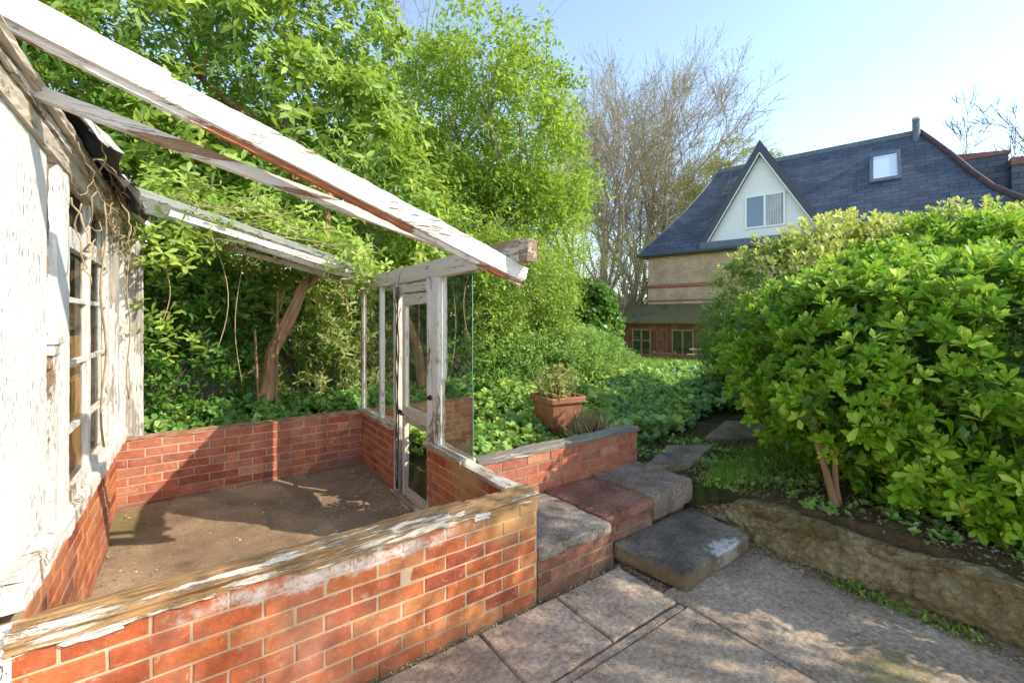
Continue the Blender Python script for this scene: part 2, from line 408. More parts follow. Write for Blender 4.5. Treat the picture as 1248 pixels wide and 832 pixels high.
# greenhouse soil floor
def sheet(name, us, vs, hf, mat, smoothf=True):
    mb = MB(); n = len(us)
    for v in vs:
        for u in us: mb.vert((u, v, hf(u, v)))
    for j in range(len(vs)-1):
        for i in range(n-1): mb.face((j*n+i, j*n+i+1, (j+1)*n+i+1, (j+1)*n+i))
    return mb.build(name, mat, frame='G', smooth=smoothf)
t = NT('soil'); v = t.coord('Object')
n1 = t.noise(v, 2.2, 8, 0.62); n2 = t.noise(v, 45, 6, 0.75); n3 = t.noise(v, 160, 3)
c = t.ramp(n1, [(0.3, (0.22,0.145,0.09)), (0.55, (0.35,0.24,0.15)), (0.75, (0.50,0.36,0.24))])
c = t.mix(0.6, c, t.ramp(n2, [(0.3, 0.45), (0.7, 1.2)]), 'MULTIPLY')
c = t.mix(t.ramp(n3, [(0.70, 0.0), (0.76, 0.8)]), c, (0.35,0.3,0.24))
moss = blob(t, v, (-2.05, 2.5, 0), (0.30, 0.55, 1), 0.2, 8, 0.5)
c = t.mix(t.math('MULTIPLY', t.math('MULTIPLY', moss, 0.75), t.ramp(n2, [(0.35,0.0),(0.6,1.0)])), c, t.mix(n2, (0.10,0.11,0.02), (0.22,0.22,0.05)))
M['soil'] = t.finish(t.pbr(c, 0.95, t.bump(t.math('ADD', n2, n1), 0.9, 0.012), 0.1))
def hs(u, v):
    e = min(u+2.06, -0.1-u, v-0.1, 2.9-v)
    return 0.004 + 0.035*smooth(0.25, 0.0, e) + 0.012*noise.noise(Vector((u*3, v*3, 0))) + 0.006*noise.noise(Vector((u*14, v*14, 4)))
o = sheet('soil_floor', np.arange(-2.30, -0.02, 0.03), np.arange(0.04, 3.0, 0.03), hs, M['soil'])
tag(o, 'bare trodden earth floor inside the ruined greenhouse', 'floor', kind='structure')

# ------------------------------------------------------------------ brick walls
def bricks(mb, u0, u1, v0, v1, z0, courses, axis='u', bl=0.2165, bh=0.0655, j=0.009, off=0.0, skip=None):
    """stretcher bond; runs along axis; wall thickness is the other extent"""
    step = bl + j; ch = bh + j
    a0, a1 = (u0, u1) if axis == 'u' else (v0, v1)
    t0, t1 = (v0, v1) if axis == 'u' else (u0, u1)
    mb.mat = 1; mb.cur = 0.5
    ins = 0.004
    if axis == 'u': mb.box((a0+ins, t0+ins, z0-0.05), (a1-ins, t1-ins, z0+courses*ch-0.002))
    else: mb.box((t0+ins, a0+ins, z0-0.05), (t1-ins, a1-ins, z0+courses*ch-0.002))
    mb.mat = 0
    for r in range(courses):
        z = z0 + r*ch
        x = a0 - (step/2 if r % 2 else 0) + off
        while x > a0: x -= step
        while x < a1:
            b0, b1 = max(x, a0), min(x+bl, a1)
            if b1 - b0 > 0.03 and not (skip and skip((b0+b1)/2, r)):
                mb.cur = min(1, max(0, random.gauss(0.55, 0.27)))
                c = 0.0035; jt = lambda s=0.0014: random.uniform(-s, s)
                dt = random.uniform(-0.0022, 0.0022); rt = random.uniform(-0.002, 0.002)
                rings = []
                for (tt, ii) in ((t0, c), (t0+c, 0), (t1-c, 0), (t1, c)):
                    ring = []
                    for (aa, zz) in ((b0+ii, z+ii), (b1-ii, z+ii), (b1-ii, z+bh-ii), (b0+ii, z+bh-ii)):
                        q = (aa+jt(), tt+dt+jt()+rt*(1 if aa > (b0+b1)/2 else -1), zz+jt())
                        ring.append(mb.vert(q if axis == 'u' else (q[1], q[0], q[2])))
                    rings.append(ring)
                flip = axis != 'u'
                def fc(i): mb.face(i[::-1] if flip else i)
                fc(rings[0]); fc(rings[3][::-1])
                for k in range(3):
                    for q in range(4):
                        q2 = (q+1) % 4; fc([rings[k][q2], rings[k][q], rings[k+1][q], rings[k+1][q2]])
            x += step

GW = 'low red brick walls of the ruined greenhouse'
# front wall
w_front = empty('low_brick_wall', (0,0,0), 'G', 'sunlit orange brick greenhouse wall in the foreground under a rotting timber cap', 'brick wall', GW)
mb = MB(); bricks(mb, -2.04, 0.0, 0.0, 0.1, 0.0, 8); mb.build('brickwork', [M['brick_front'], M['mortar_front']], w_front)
mb = MB(); mb.beam((-2.05, 0.055, 0.612), (0.004, 0.052, 0.612), 0.122, 0.05, 120, 0.017, 3.1, 6, endrough=0.01)
mb.beam((-2.02, 0.098, 0.636), (-0.45, 0.094, 0.634), 0.045, 0.02, 60, 0.006, 8.1, 3, endrough=0.02)
mb.build('timber_cap', M['cap_u'], w_front)
mb = MB(); mb.beam((-1.93, -0.001, 0.592), (-1.78, -0.002, 0.588), 0.014, 0.03, 12, 0.008, 5.1, 3, endrough=0.03)
mb.beam((-0.42, -0.003, 0.588), (-0.33, -0.004, 0.580), 0.016, 0.032, 8, 0.006, 15.1, 3, endrough=0.01)
mb.build('paint_flake', M['paint_u'], w_front)
# door wall (two stretches)
w_d1 = empty('low_brick_wall', (-0.1,0.65,0), 'G', 'short brick wall between the front corner and the greenhouse door post', 'brick wall', GW)
OR = (-0.1,0.65,0)
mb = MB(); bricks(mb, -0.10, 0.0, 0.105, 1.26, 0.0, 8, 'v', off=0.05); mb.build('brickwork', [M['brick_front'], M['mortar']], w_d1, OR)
mb = MB(); mb.beam((-0.055, 0.10, 0.605), (-0.055, 0.70, 0.605), 0.105, 0.03, 40, 0.006, 1.2, 4); mb.build('timber_cap', M['cream_v'], w_d1, OR)
mb = MB(); mb.beam((-0.062, 0.68, 0.628), (-0.062, 1.27, 0.632), 0.125, 0.042, 40, 0.004, 4.2, 4); mb.build('sill', M['cream_v'], w_d1, OR)
w_d2 = empty('low_brick_wall', (-0.1,2.5,0), 'G', 'short brick wall beyond the greenhouse door, below the narrow glass panes', 'brick wall', GW)
OR = (-0.1,2.5,0)
mb = MB(); bricks(mb, -0.10, 0.0, 1.99, 2.90, 0.0, 8, 'v'); mb.build('brickwork', [M['brick_dark'], M['mortar']], w_d2, OR)
mb = MB(); mb.beam((-0.062, 1.98, 0.615), (-0.062, 2.99, 0.612), 0.13, 0.04, 40, 0.005, 9.2, 4); mb.build('sill', M['cream_v'], w_d2, OR)
# back wall
w_b = empty('low_brick_wall', (-1,2.95,0), 'G', 'long low brick wall at the back of the greenhouse against the dark shrubs', 'brick wall', GW)
OR = (-1,2.95,0)
mb = MB(); bricks(mb, -2.14, 0.0, 2.90, 3.0, 0.0, 8); mb.build('brickwork', [M['brick_dark'], M['mortar']], w_b, OR)
t = NT('brick_cap'); v = t.coord('Object'); n1 = t.noise(v, 12, 7, 0.7)
M['brick_cap'] = t.finish(t.pbr(t.ramp(n1, [(0.3,(0.16,0.08,0.05)),(0.5,(0.34,0.17,0.10)),(0.7,(0.42,0.30,0.22))]), 0.85, t.bump(n1, 0.9, 0.01), 0.2))
mb = MB(); mb.beam((-2.14, 2.95, 0.606), (0.0, 2.95, 0.606), 0.108, 0.024, 80, 0.007, 6.2, 4); mb.build('mortar_cap', M['brick_cap'], w_b, OR)
# left wall under the windows
w_l = empty('low_brick_wall', (-2.1,1.5,0), 'G', 'orange brick wall under the peeling white windows on the left', 'brick wall', GW)
OR = (-2.1,1.5,0)
mb = MB(); bricks(mb, -2.16, -2.06, 0.10, 2.17, 0.0, 8, 'v', off=0.03); bricks(mb, -2.20, -2.10, 2.175, 2.90, 0.0, 8, 'v')
mb.build('brickwork', [M['brick_side'], M['mortar']], w_l, OR)
# planter wall on the right of the greenhouse
w_p = empty('garden_brick_wall', (0.85,0.7,0), 'G', 'shaded red brick retaining wall behind the stone landing with a grey timber cap', 'brick wall')
OR = (0.85,0.7,0)
mb = MB(); bricks(mb, 0.004, 1.70, 0.65, 0.75, 0.0, 8, off=0.09); mb.build('brickwork', [M['brick_dark'], M['mortar_dark']], w_p, OR)
mb = MB(); mb.beam((0.004, 0.70, 0.612), (1.715, 0.70, 0.612), 0.112, 0.040, 70, 0.008, 2.7, 4, endrough=0.01); mb.build('timber_cap', M['cap_grey_u'], w_p, OR)
# bricks under the landing slabs
w_s = empty('landing_base', (0.8,0.3,0), 'G', 'low worn brickwork carrying the three landing slabs', 'brick base')
OR = (0.8,0.3,0)
mb = MB(); bricks(mb, 0.003, 0.64, 0.0, 0.1, 0.0, 3, bh=0.068); bricks(mb, 0.655, 1.14, 0.075, 0.175, 0.0, 3, bh=0.068, off=0.1)
mb.build('brickwork', [M['brick_base'], M['mortar_dark']], w_s, OR)
mb = MB(); mb.box((0.02, 0.11, -0.05), (0.64, 0.64, 0.225)); mb.box((0.65, 0.18, -0.05), (1.62, 0.64, 0.225)); mb.box((1.15,0.13,-0.05),(1.62,0.19,0.12)); mb.build('rubble_fill', M['brick_cap'], w_s, OR)

# ------------------------------------------------------------------ stone slabs
def slab(name, corners, z0, z1, mat, label, cat, group=None, seed=0.0, rnd=0.02, amp=0.006, n=26, tilt=0.0):
    """corners (u,v) counter clockwise; rounded worn edges"""
    cu = sum(c[0] for c in corners)/4; cv = sum(c[1] for c in corners)/4
    mb = MB(); prof = [(0.0, 0.0), (-0.004, 0.3), (0.0, 0.7), (0.001, 0.88), (0.004, 0.97), (0.007, 1.0)]
    out = []
    m = 30
    for e in range(4):
        a = corners[e]; b = corners[(e+1) % 4]
        for k in range(m):
            f = k/m; out.append([a[0]+(b[0]-a[0])*f, a[1]+(b[1]-a[1])*f])
    # soften corners
    for _ in range(1):
        out = [[(out[i-1][q]+out[i][q]*2+out[(i+1) % len(out)][q])/4 for q in (0,1)] for i in range(len(out))]
    N_ = len(out); rings = []
    H_ = z1 - z0
    for (ins, fz) in prof:
        ring = []
        for i, (a, b) in enumerate(out):
            d = Vector((cu-a, cv-b)); L = d.length; d.normalize()
            nz = noise.noise(Vector((a*9+seed, b*9, fz*3))); nz2 = noise.noise(Vector((a*3+seed, b*3, 5)))
            k = ins + 0.010*nz + 0.012*nz2 + (0.012*max(0, noise.noise(Vector((a*22, b*22, seed*3)))-0.1) if fz > 0.8 else 0)
            z = z0 + H_*fz + (0.005*noise.noise(Vector((a*5, b*5, seed))) + tilt*(a-cu) if fz > 0.5 else 0)
            ring.append(mb.vert((a + d.x*k, b + d.y*k, z)))
        rings.append(ring)
    fr = 1.0
    for f in (0.97, 0.93, 0.86, 0.78, 0.68, 0.58, 0.48, 0.38, 0.28, 0.18, 0.08):
        ring = []
        for i, (a, b) in enumerate(out):
            x = cu + (a-cu)*f; y = cv + (b-cv)*f
            ring.append(mb.vert((x, y, z1 + 0.007*noise.noise(Vector((x*4, y*4, seed))) + 0.004*noise.noise(Vector((x*15, y*15, seed))) + tilt*(x-cu))))
        rings.append(ring)
    for k in range(len(rings)-1):
        for i in range(N_):
            j = (i+1) % N_; mb.face((rings[k][i], rings[k][j], rings[k+1][j], rings[k+1][i]))
    mb.face(rings[-1]); mb.face(rings[0][::-1])
    o = mb.build(name, mat, origin=(cu, cv, z0), frame='G', smooth=False)
    return tag(o, label, cat, group)
def ex_paint(t, v, c):
    m = t.math('MULTIPLY', blob(t, v, (0.10, -0.24, 0.1), (0.19, 0.13, 0.5), 0.12, 12, 0.6), t.ramp(t.noise(v, 55, 7, 0.8), [(0.42, 0.1), (0.5, 1.0)]))
    m2 = t.math('MULTIPLY', t.ramp(t.noise(v, 24, 6, 0.7), [(0.70, 0.0), (0.72, 1.0)]), blob(t, v, (0.0, -0.05, 0.1), (0.45, 0.4, 1), 0.3, 5, 0.2))
    c = t.mix(t.math('MULTIPLY', m, 0.85), c, (0.66,0.63,0.58))
    m3 = t.math('MULTIPLY', blob(t, v, (-0.33, -0.36, 0.1), (0.05, 0.05, 0.2), 0.1, 14, 0.4), 0.7)
    c = t.mix(m3, c, (0.66,0.63,0.58))
    z = t.sep(v)[2]
    c = t.mix(t.maprange(z, 0.09, 0.07, 0.0, 0.6), c, (0.20,0.13,0.06))
    return t.mix(m2, c, (0.5,0.48,0.44))
slate = ((0.15,0.118,0.09),(0.31,0.25,0.19),(0.48,0.40,0.31))
M['slab_dark'] = mat_stone('slab_dark', *slate, sc=4)
M['slab_red'] = mat_stone('slab_red', (0.17,0.07,0.045),(0.31,0.13,0.085),(0.42,0.22,0.15), sc=4)
M['slab_brown'] = mat_stone('slab_brown', (0.20,0.14,0.10),(0.34,0.25,0.18),(0.48,0.37,0.28), sc=4)
M['slab_step'] = mat_stone('slab_step', (0.11,0.085,0.062),(0.23,0.182,0.135),(0.40,0.32,0.235), sc=3.5, extra=ex_paint)
LS = 'stone slabs forming the landing beside the brick wall'
slab('paving_slab', [(0.006,-0.012),(0.60,-0.012),(0.585,0.646),(0.006,0.646)], 0.232, 0.292, M['slab_dark'], 'dark slate landing slab right beside the orange brick corner', 'stone slab', LS, 1.0)
slab('paving_slab', [(0.605,0.03),(1.125,0.055),(1.09,0.646),(0.59,0.646)], 0.235, 0.300, M['slab_red'], 'reddish sandstone landing slab between the dark slab and the thick brown slab', 'stone slab', LS, 2.0)
slab('paving_slab', [(1.13,0.04),(1.70,0.10),(1.70,0.68),(1.10,0.646)], 0.150, 0.318, M['slab_brown'], 'thick brown sandstone landing slab at the far end of the brick wall', 'stone slab', LS, 3.0)
slab('step_slab', [(0.765,-0.44),(1.555,-0.42),(1.66,0.10),(0.70,0.07)], 0.004, 0.100, M['slab_step'], 'low dark stone step with a splash of white paint on top', 'stone step', None, 4.0)
GS = 'flat stones of the garden path'
def at_z(px, py, z):
    d = (1.6-z)*540/(py-390); return toUV((px-624)/540*d, d)
def stepping(pts, z, label, seed):
    c = [at_z(a, b, z) for a, b in pts]
    slab('stepping_stone', c, z-0.08, z, M['slab_brown'], label, 'stepping stone', GS, seed)
stepping([(785,569),(842,564),(872,541),(812,542)], 0.35, 'nearer flat path stone just beyond the thick brown landing slab', 5.0)
stepping([(858,533),(925,533),(938,514),(884,512)], 0.36, 'farther flat path stone in front of the green ground cover', 6.0)

# ------------------------------------------------------------------ terrace paving
def ex_moss(t, v, c):
    m = t.math('MULTIPLY', blob(t, v, (0.97, -1.36, 0), (0.24, 0.22, 1), 0.2, 10, 0.5), t.ramp(t.noise(v, 70, 6, 0.8), [(0.35, 0.2), (0.55, 1.0)]))
    c = t.mix(t.math('MULTIPLY', m, 0.7), c, t.mix(t.noise(v, 60, 5), (0.09,0.085,0.012), (0.22,0.21,0.04)))
    e = blob(t, v, (1.1, -0.95, 0), (0.10, 0.55, 1), 0.2, 14, 0.5)
    return c
M['paving'] = mat_stone('paving', (0.36,0.26,0.18),(0.49,0.365,0.26),(0.60,0.47,0.35), sc=2.6, bump=0.45, extra=ex_moss)
def pslab(mb, u0, v0, u1, v1, z=0.0, seed=0.0, g=0.0045):
    u0 += g; v0 += g; u1 -= g; v1 -= g
    m = max(3, int((u1-u0)/0.07)); n = max(3, int((v1-v0)/0.07)); c = 0.008
    us = [u0, u0+c] + [u0+(u1-u0)*i/m for i in range(1, m)] + [u1-c, u1]
    vs = [v0, v0+c] + [v0+(v1-v0)*i/n for i in range(1, n)] + [v1-c, v1]
    idx = {}
    for j, vv in enumerate(vs):
        for i, uu in enumerate(us):
            edge = (i in (0, len(us)-1)) or (j in (0, len(vs)-1))
            zz = z + 0.004*noise.noise(Vector((uu*2+seed, vv*2, seed))) - (0.012 if edge else 0)
            e = 0.006*noise.noise(Vector((uu*7, vv*7, seed))) if edge else 0
            idx[i, j] = mb.vert((uu+e, vv+e, zz))
    for j in range(len(vs)-1):
        for i in range(len(us)-1): mb.face((idx[i,j], idx[i+1,j], idx[i+1,j+1], idx[i,j+1]))
mb = MB()
us = [-4.4, -2.9, -1.9, -1.1, -0.40, 0.12, 0.66]
for i in range(len(us)-1): pslab(mb, us[i], -0.46, us[i+1], -0.015, random.uniform(-0.004, 0.004), i)
pslab(mb, -4.4, -0.515, -0.35, -0.462, -0.006, 3.3, 0.004); pslab(mb, -0.35, -0.515, 0.66, -0.462, -0.008, 3.3, 0.004)
for i, (a, b) in enumerate(((-4.4,-3.1),(-3.1,-1.9),(-1.9,-0.6),(-0.6,0.66))): pslab(mb, a, -1.75, b, -0.517, random.uniform(-0.004, 0.004), i+9)
pslab(mb, 0.664, -2.3, 1.72, -0.35, -0.004, 22)
pslab(mb, 0.664, -4.6, 2.4, -2.3, -0.004, 23); pslab(mb, -4.4, -4.6, 0.66, -1.75, -0.004, 24)
o = mb.build('terrace_paving', M['paving'], frame='G', smooth=False); tag(o, 'worn pinkish brown paving slabs of the terrace', 'paving', kind='structure')
mb = MB(); mb.poly([(-4.4,-4.6,-0.016),(2.4,-4.6,-0.016),(2.4,-0.01,-0.016),(-4.4,-0.01,-0.016)])
mb.poly([(0.64,-0.01,-0.014),(1.75,-0.01,-0.014),(1.75,0.2,-0.014),(0.64,0.2,-0.014)])
t = NT('joint'); v = t.coord('Object'); n1 = t.noise(v, 25, 6, 0.7); n2 = t.noise(v, 3, 4)
c = t.ramp(n1, [(0.3, (0.07,0.05,0.033)), (0.7, (0.24,0.17,0.115))]); c = t.mix(t.ramp(n2, [(0.5, 0.0), (0.65, 0.6)]), c, (0.05,0.06,0.015))
o = mb.build('paving_joints', t.finish(t.pbr(c, 0.95, t.bump(n1, 1, 0.01), 0.1)), frame='G'); tag(o, 'soil filled joints between the terrace slabs', 'paving', kind='structure')

# ------------------------------------------------------------------ rock edge
t = NT('rock'); v = t.coord('Object')
n1 = t.noise(v, 5, 8, 0.7, 0.5); vo = t.voro(v, 24); n2 = t.noise(v, 50, 5, 0.7); n3 = t.noise(v, 1.8, 3)
c = t.ramp(n1, [(0.3,(0.34,0.23,0.10)), (0.5,(0.62,0.46,0.23)), (0.72,(0.80,0.66,0.42))])
c = t.mix(0.5, c, t.ramp(vo, [(0.0, 1.4), (0.62, 0.45)]), 'MULTIPLY'); c = t.mix(0.5, c, t.ramp(t.noise(v, 110, 4), [(0.35, 0.4), (0.65, 1.25)]), 'MULTIPLY')
c = t.mix(t.ramp(n3, [(0.45, 0.0), (0.68, 0.6)]), c, t.mix(n2, (0.10,0.09,0.015), (0.26,0.23,0.06)))
M['rock'] = t.finish(t.pbr(c, 0.9, t.bump(t.math('ADD', n1, t.math('ADD', n2, t.math('MULTIPLY', vo, -1.0))), 1.0, 0.05), 0.2))
mb = MB(); rows = []
S_ = 260
for k in range(S_+1):
    v = 0.16 - 3.1*k/S_
    grow = smooth(0.16, -0.35, v)
    hgt = 0.10 + 0.19*grow + 0.03*noise.noise(Vector((v*2.2, 0, 0)))
    face_u = 1.665 - 0.02*grow + (0.05*smooth(-0.2, 0.16, v))
    back = face_u + 0.16 + 0.22*grow
    row = []
    for q in range(33):
        a = q/32
        if a < 0.55:
            f = a/0.55; x = face_u + 0.045*math.sin(f*math.pi*0.5)*grow + 0.02*(1-math.cos(f*3.1)); z = hgt*f*0.98
        else:
            f = (a-0.55)/0.45; x = face_u + 0.065 + (back-face_u-0.065)*f; z = hgt*(0.98 + 0.10*math.sin(f*math.pi)) - 0.16*f*f
        P = Vector((x*5, v*2.4, z*9))
        d = 0.030*noise.noise(P) + 0.020*noise.noise(P*2.6) + 0.014*noise.noise(P*5.5) + 0.008*noise.noise(P*13)
        vd = noise.voronoi(Vector((x*2.0+0.3*noise.noise(P), v*1.5, z*5)))[0]; d -= 0.020*smooth(0.10, 0.0, vd[1]-vd[0])
        row.append(mb.vert((x - d*(1.2 if a < 0.6 else 0.3), v, z - 0.02 + (d if a > 0.4 else 0)*0.9)))
    rows.append(row)
for k in range(S_):
    for q in range(32): mb.face((rows[k][q], rows[k][q+1], rows[k+1][q+1], rows[k+1][q]))
mb.face(rows[0]); mb.face(rows[-1][::-1])
o = mb.build('rock_edging', M['rock'], origin=(1.7, -1.2, 0), frame='G', smooth=True); tag(o, 'mossy golden rock edging that holds back the bed under the bright shrub', 'rock')

# ------------------------------------------------------------------ greenhouse frame
gh = empty('greenhouse_frame', (-0.05, 1.5, 0), 'G', 'roofless timber greenhouse frame of peeling white rafters, posts and glass panes', 'greenhouse')
GO = (-0.05, 1.5, 0)
def gb(name, A, B, w, h, mat, seg=30, amp=0.004, seed=1.0, up=(0,0,1), er=0.01, label=None, droop=0.0):
    mb = MB(); mb.beam(A, B, w, h, seg, amp, seed, 4, up, er, droop); o = mb.build(name, M[mat] if isinstance(mat, str) else mat, gh, GO)
    if label: o['label'] = label
    return o
gb('wall_plate', (-0.05, 3.03, 1.995), (-0.05, 0.06, 1.995), 0.075, 0.135, 'cream_v', 60, 0.006, 2.2)
gb('beam_end', (-0.05, 0.0595, 1.995), (-0.05, -0.02, 1.988), 0.073, 0.128, 'end_grain', 8, 0.003, 5.2, label='rotten dark end of the wall plate')
# big rafter: main bar, lower rotten fillet, raised glazing strip
def raf(u): return 1.780 - 0.3557*u          # underside line of the big rafter
gb('rafter', (-2.40, 0.10, raf(-2.40)+0.072), (-0.03, 0.10, raf(-0.03)+0.070), 0.055, 0.092, 'paint_u', 120, 0.006, 1.7, label='thick peeling white rafter crossing the foreground', er=0.025)
gb('rafter_fillet', (-2.40, 0.108, raf(-2.40)+0.014), (-0.05, 0.106, raf(-0.05)+0.014), 0.032, 0.030, 'rot_u', 100, 0.006, 6.7, label='rotten reddish timber strip under the thick rafter')
gb('glazing_bar', (-2.40, 0.112, raf(-2.40)+0.130), (-1.66, 0.112, raf(-1.66)+0.130), 0.03, 0.022, 'paint_u', 50, 0.003, 9.7)
gb('glazing_bar', (-1.64, 0.122, raf(-1.64)+0.121), (-0.16, 0.122, raf(-0.16)+0.117), 0.016, 0.015, 'cap_u', 70, 0.004, 12.7)
gb('rafter', (-2.04, 0.26, 2.395), (-0.0, 0.25, 1.905), 0.035, 0.048, 'paint_u', 70, 0.003, 21.0, label='thinner white rafter hanging behind the thick one')
# back rafters with a leftover roof strip
def rb(u): return 2.06 - 0.275*u
gb('rafter', (-2.15, 2.95, rb(-2.15)-0.01), (-0.02, 2.95, rb(-0.02)-0.02), 0.05, 0.13, 'paint_u', 60, 0.004, 31.0, label='back rafter under the climbing vine')
gb('rafter', (-1.75, 2.72, rb(-1.75)-0.05), (-0.02, 2.72, rb(-0.02)-0.03), 0.045, 0.055, 'paint_u', 60, 0.004, 41.0)
gb('rafter', (-1.55, 3.12, rb(-1.55)-0.13), (-0.02, 3.05, rb(-0.02)-0.08), 0.035, 0.05, 'cream_v', 60, 0.004, 51.0)
mb = MB()
for k in range(30):
    u = -1.95 + 1.9*k/29
    for j in range(7):
        vv = 2.66 + 0.44*j/6; mb.vert((u, vv, rb(u)+0.062+0.008*math.sin(j*2.1)+0.01*noise.noise(Vector((u*4, vv*4, 0)))))
for k in range(29):
    for j in range(6): mb.face((k*7+j, (k+1)*7+j, (k+1)*7+j+1, k*7+j+1))
t = NT('roof_sheet'); d_ = t.n('ShaderNodeBsdfTranslucent'); d_.inputs[0].default_value = (0.6,0.62,0.55,1)
mx = t.n('ShaderNodeMixShader'); mx.inputs[0].default_value = 0.5; t.l(t.pbr(t.mix(t.noise(t.coord('Object'), 6, 5), (0.25,0.24,0.2), (0.7,0.7,0.66)), 0.5), mx.inputs[1]); t.l(d_.outputs[0], mx.inputs[2]); M['roof_sheet'] = t.finish(mx.outputs[0])
mb.build('roof_sheet', M['roof_sheet'], gh, GO)
# posts and door frame, u around -0.05
gb('corner_post', (-0.055, 2.985, 0.62), (-0.055, 2.985, 1.93), 0.05, 0.05, 'cream_z', 30, 0.003, 3.0, up=(0,1,0))
gb('mullion', (-0.055, 2.40, 0.63), (-0.055, 2.40, 1.93), 0.045, 0.045, 'paint_z', 30, 0.003, 4.0, up=(0,1,0))
gb('post', (-0.055, 1.945, 0.02), (-0.055, 1.945, 1.93), 0.085, 0.075, 'cream_z', 40, 0.004, 5.0, up=(0,1,0))
gb('post', (-0.055, 1.245, 0.02), (-0.055, 1.245, 1.93), 0.085, 0.045, 'paint_z', 40, 0.003, 6.0, up=(0,1,0))
gb('post', (-0.055, 1.135, 0.65), (-0.055, 1.135, 1.93), 0.07, 0.105, 'paint_z', 40, 0.003, 7.0, up=(0,1,0))
gb('header', (-0.055, 1.95, 1.872), (-0.055, 1.22, 1.872), 0.07, 0.07, 'cream_v', 30, 0.004, 8.0)
gb('threshold', (-0.055, 2.0, 0.035), (-0.055, 1.20, 0.030), 0.13, 0.04, 'cream_v', 30, 0.005, 9.0)
gb('threshold', (-0.125, 2.0, 0.018), (-0.125, 1.22, 0.016), 0.045, 0.03, 'cream_v', 30, 0.005, 19.0)
# the door: its own thing under the frame
def door_parts():
    d = empty('door'); d.parent = gh; d.location = (0, 0, 0)
    def db(name, A, B, w, h, mat, up=(0,0,1), seed=0.0):
        mb = MB(); mb.beam(A, B, w, h, 24, 0.0025, seed, 4, up, 0.002); return mb.build(name, M[mat], d, GO)
    db('stile', (-0.062, 1.775, 0.06), (-0.062, 1.775, 1.83), 0.042, 0.06, 'cream_z', (0,1,0), 1)
    db('rail', (-0.062, 1.743, 1.775), (-0.062, 1.272, 1.775), 0.040, 0.09, 'cream_v', (0,0,1), 3)
    db('rail', (-0.062, 1.743, 0.775), (-0.062, 1.272, 0.775), 0.040, 0.135, 'cream_v', (0,0,1), 4)
    db('rail', (-0.062, 1.743, 0.095), (-0.062, 1.272, 0.095), 0.040, 0.07, 'cream_v', (0,0,1), 5)
    mb = MB(); mb.poly([(-0.062,1.272,0.84),(-0.062,1.743,0.84),(-0.062,1.743,1.73),(-0.062,1.272,1.73)]); mb.build('pane', M['glass'], d, GO)
    mb = MB(); mb.box((-0.092, 1.80, 0.755), (-0.084, 1.90, 0.80)); mb.tube([(-0.10,1.86,0.777),(-0.10,1.74,0.772)], 0.007, 8); mb.build('latch', M['iron'], d, GO, bevel=0.002)
door_parts()
mb = MB(); mb.tube([(-0.095,1.19,1.0),(-0.11,1.19,1.0),(-0.112,1.19,1.0),(-0.125,1.19,1.0)], [0.02,0.02,0.012,0.014], 10); mb.build('door_knob', M['iron'], gh, GO)
def pane(v0, v1, z0, z1, u=-0.055):
    mb = MB(); mb.poly([(u,v0,z0),(u,v1,z0),(u,v1,z1),(u,v0,z1)]); mb.build('glass_pane', M['glass'], gh, GO)
    mb = MB(); mb.box((u-0.0022, v0-0.003, z0), (u+0.0022, v0, z1)); mb.build('glass_edge', M['glass_edge'], gh, GO)
pane(0.64, 1.08, 1.12, 1.925, -0.050); pane(0.615, 1.08, 0.655, 1.16, -0.060)
pane(2.425, 2.955, 0.635, 1.925); pane(1.985, 2.378, 0.635, 1.925)

# ------------------------------------------------------------------ white timber building on the left
wb = empty('timber_outbuilding', (-2.1, 0.5, 0), 'G', 'white timber outbuilding with flaking paint and small paned window on the left edge', 'outbuilding')
WO = (-2.1, 0.5, 0)
def wbx(name, boxes, mat, bevel=0.003):
    mb = MB()
    for a, b in boxes: mb.box(a, b)
    return mb.build(name, M[mat], wb, WO, bevel=bevel)
def wbm(name, A, B, w, h, mat, up=(0,0,1), seed=1.0, seg=50, amp=0.004, er=0.01):
    mb = MB(); mb.beam(A, B, w, h, seg, amp, seed, 4, up, er); return mb.build(name, M[mat], wb, WO)
mb = MB()   # plain rendered wall and the big boarded panel
mb.box((-2.30, -2.6, -0.05), (-2.10, 0.17, 2.3)); mb.box((-2.30, 0.17, 0.64), (-2.12, 0.98, 2.3)); mb.build('wall', M['paint_wall'], wb, WO)
mb = MB(); mb.box((-2.30, 2.28, 0.6), (-2.14, 3.0, 2.3)); mb.build('end_wall', M['paint_wall'], wb, WO)
wbx('wall_board', [((-2.10,-0.62,0.78),(-2.062,-0.02,2.28)), ((-2.10,-0.016,0.80),(-2.060,0.40,2.28))], 'paint_wall', 0.006)
wbx('wall_board', [((-2.11,0.404,0.735),(-2.064,0.565,2.27))], 'paint_wall', 0.004)
mb = MB(); mb.beam((-2.085, 0.175-0.10, 0.0), (-2.085, 0.075, 0.62), 0.11, 0.16, 20, 0.006, 3, 4, (0,1,0)); mb.build('wall_foot', M['paint_wall'], wb, WO)
wbm('post', (-2.09, 0.80, 0.72), (-2.09, 0.80, 2.26), 0.07, 0.22, 'paint_wall', (0,1,0), 3.0)
wbm('post', (-2.085, 0.66, 0.74), (-2.085, 0.66, 1.55), 0.06, 0.06, 'paint_z', (0,1,0), 4.0)
wbm('split_board', (-2.10, 0.605, 1.50), (-2.10, 0.605, 2.24), 0.05, 0.06, 'end_grain', (0,1,0), 44.0, 40, 0.012)
wbx('bracket', [((-2.09,0.575,1.50),(-2.035,0.70,1.535)), ((-2.09,0.585,1.455),(-2.045,0.69,1.50)), ((-2.09,0.595,1.40),(-2.06,0.68,1.455))], 'paint_z', 0.005)
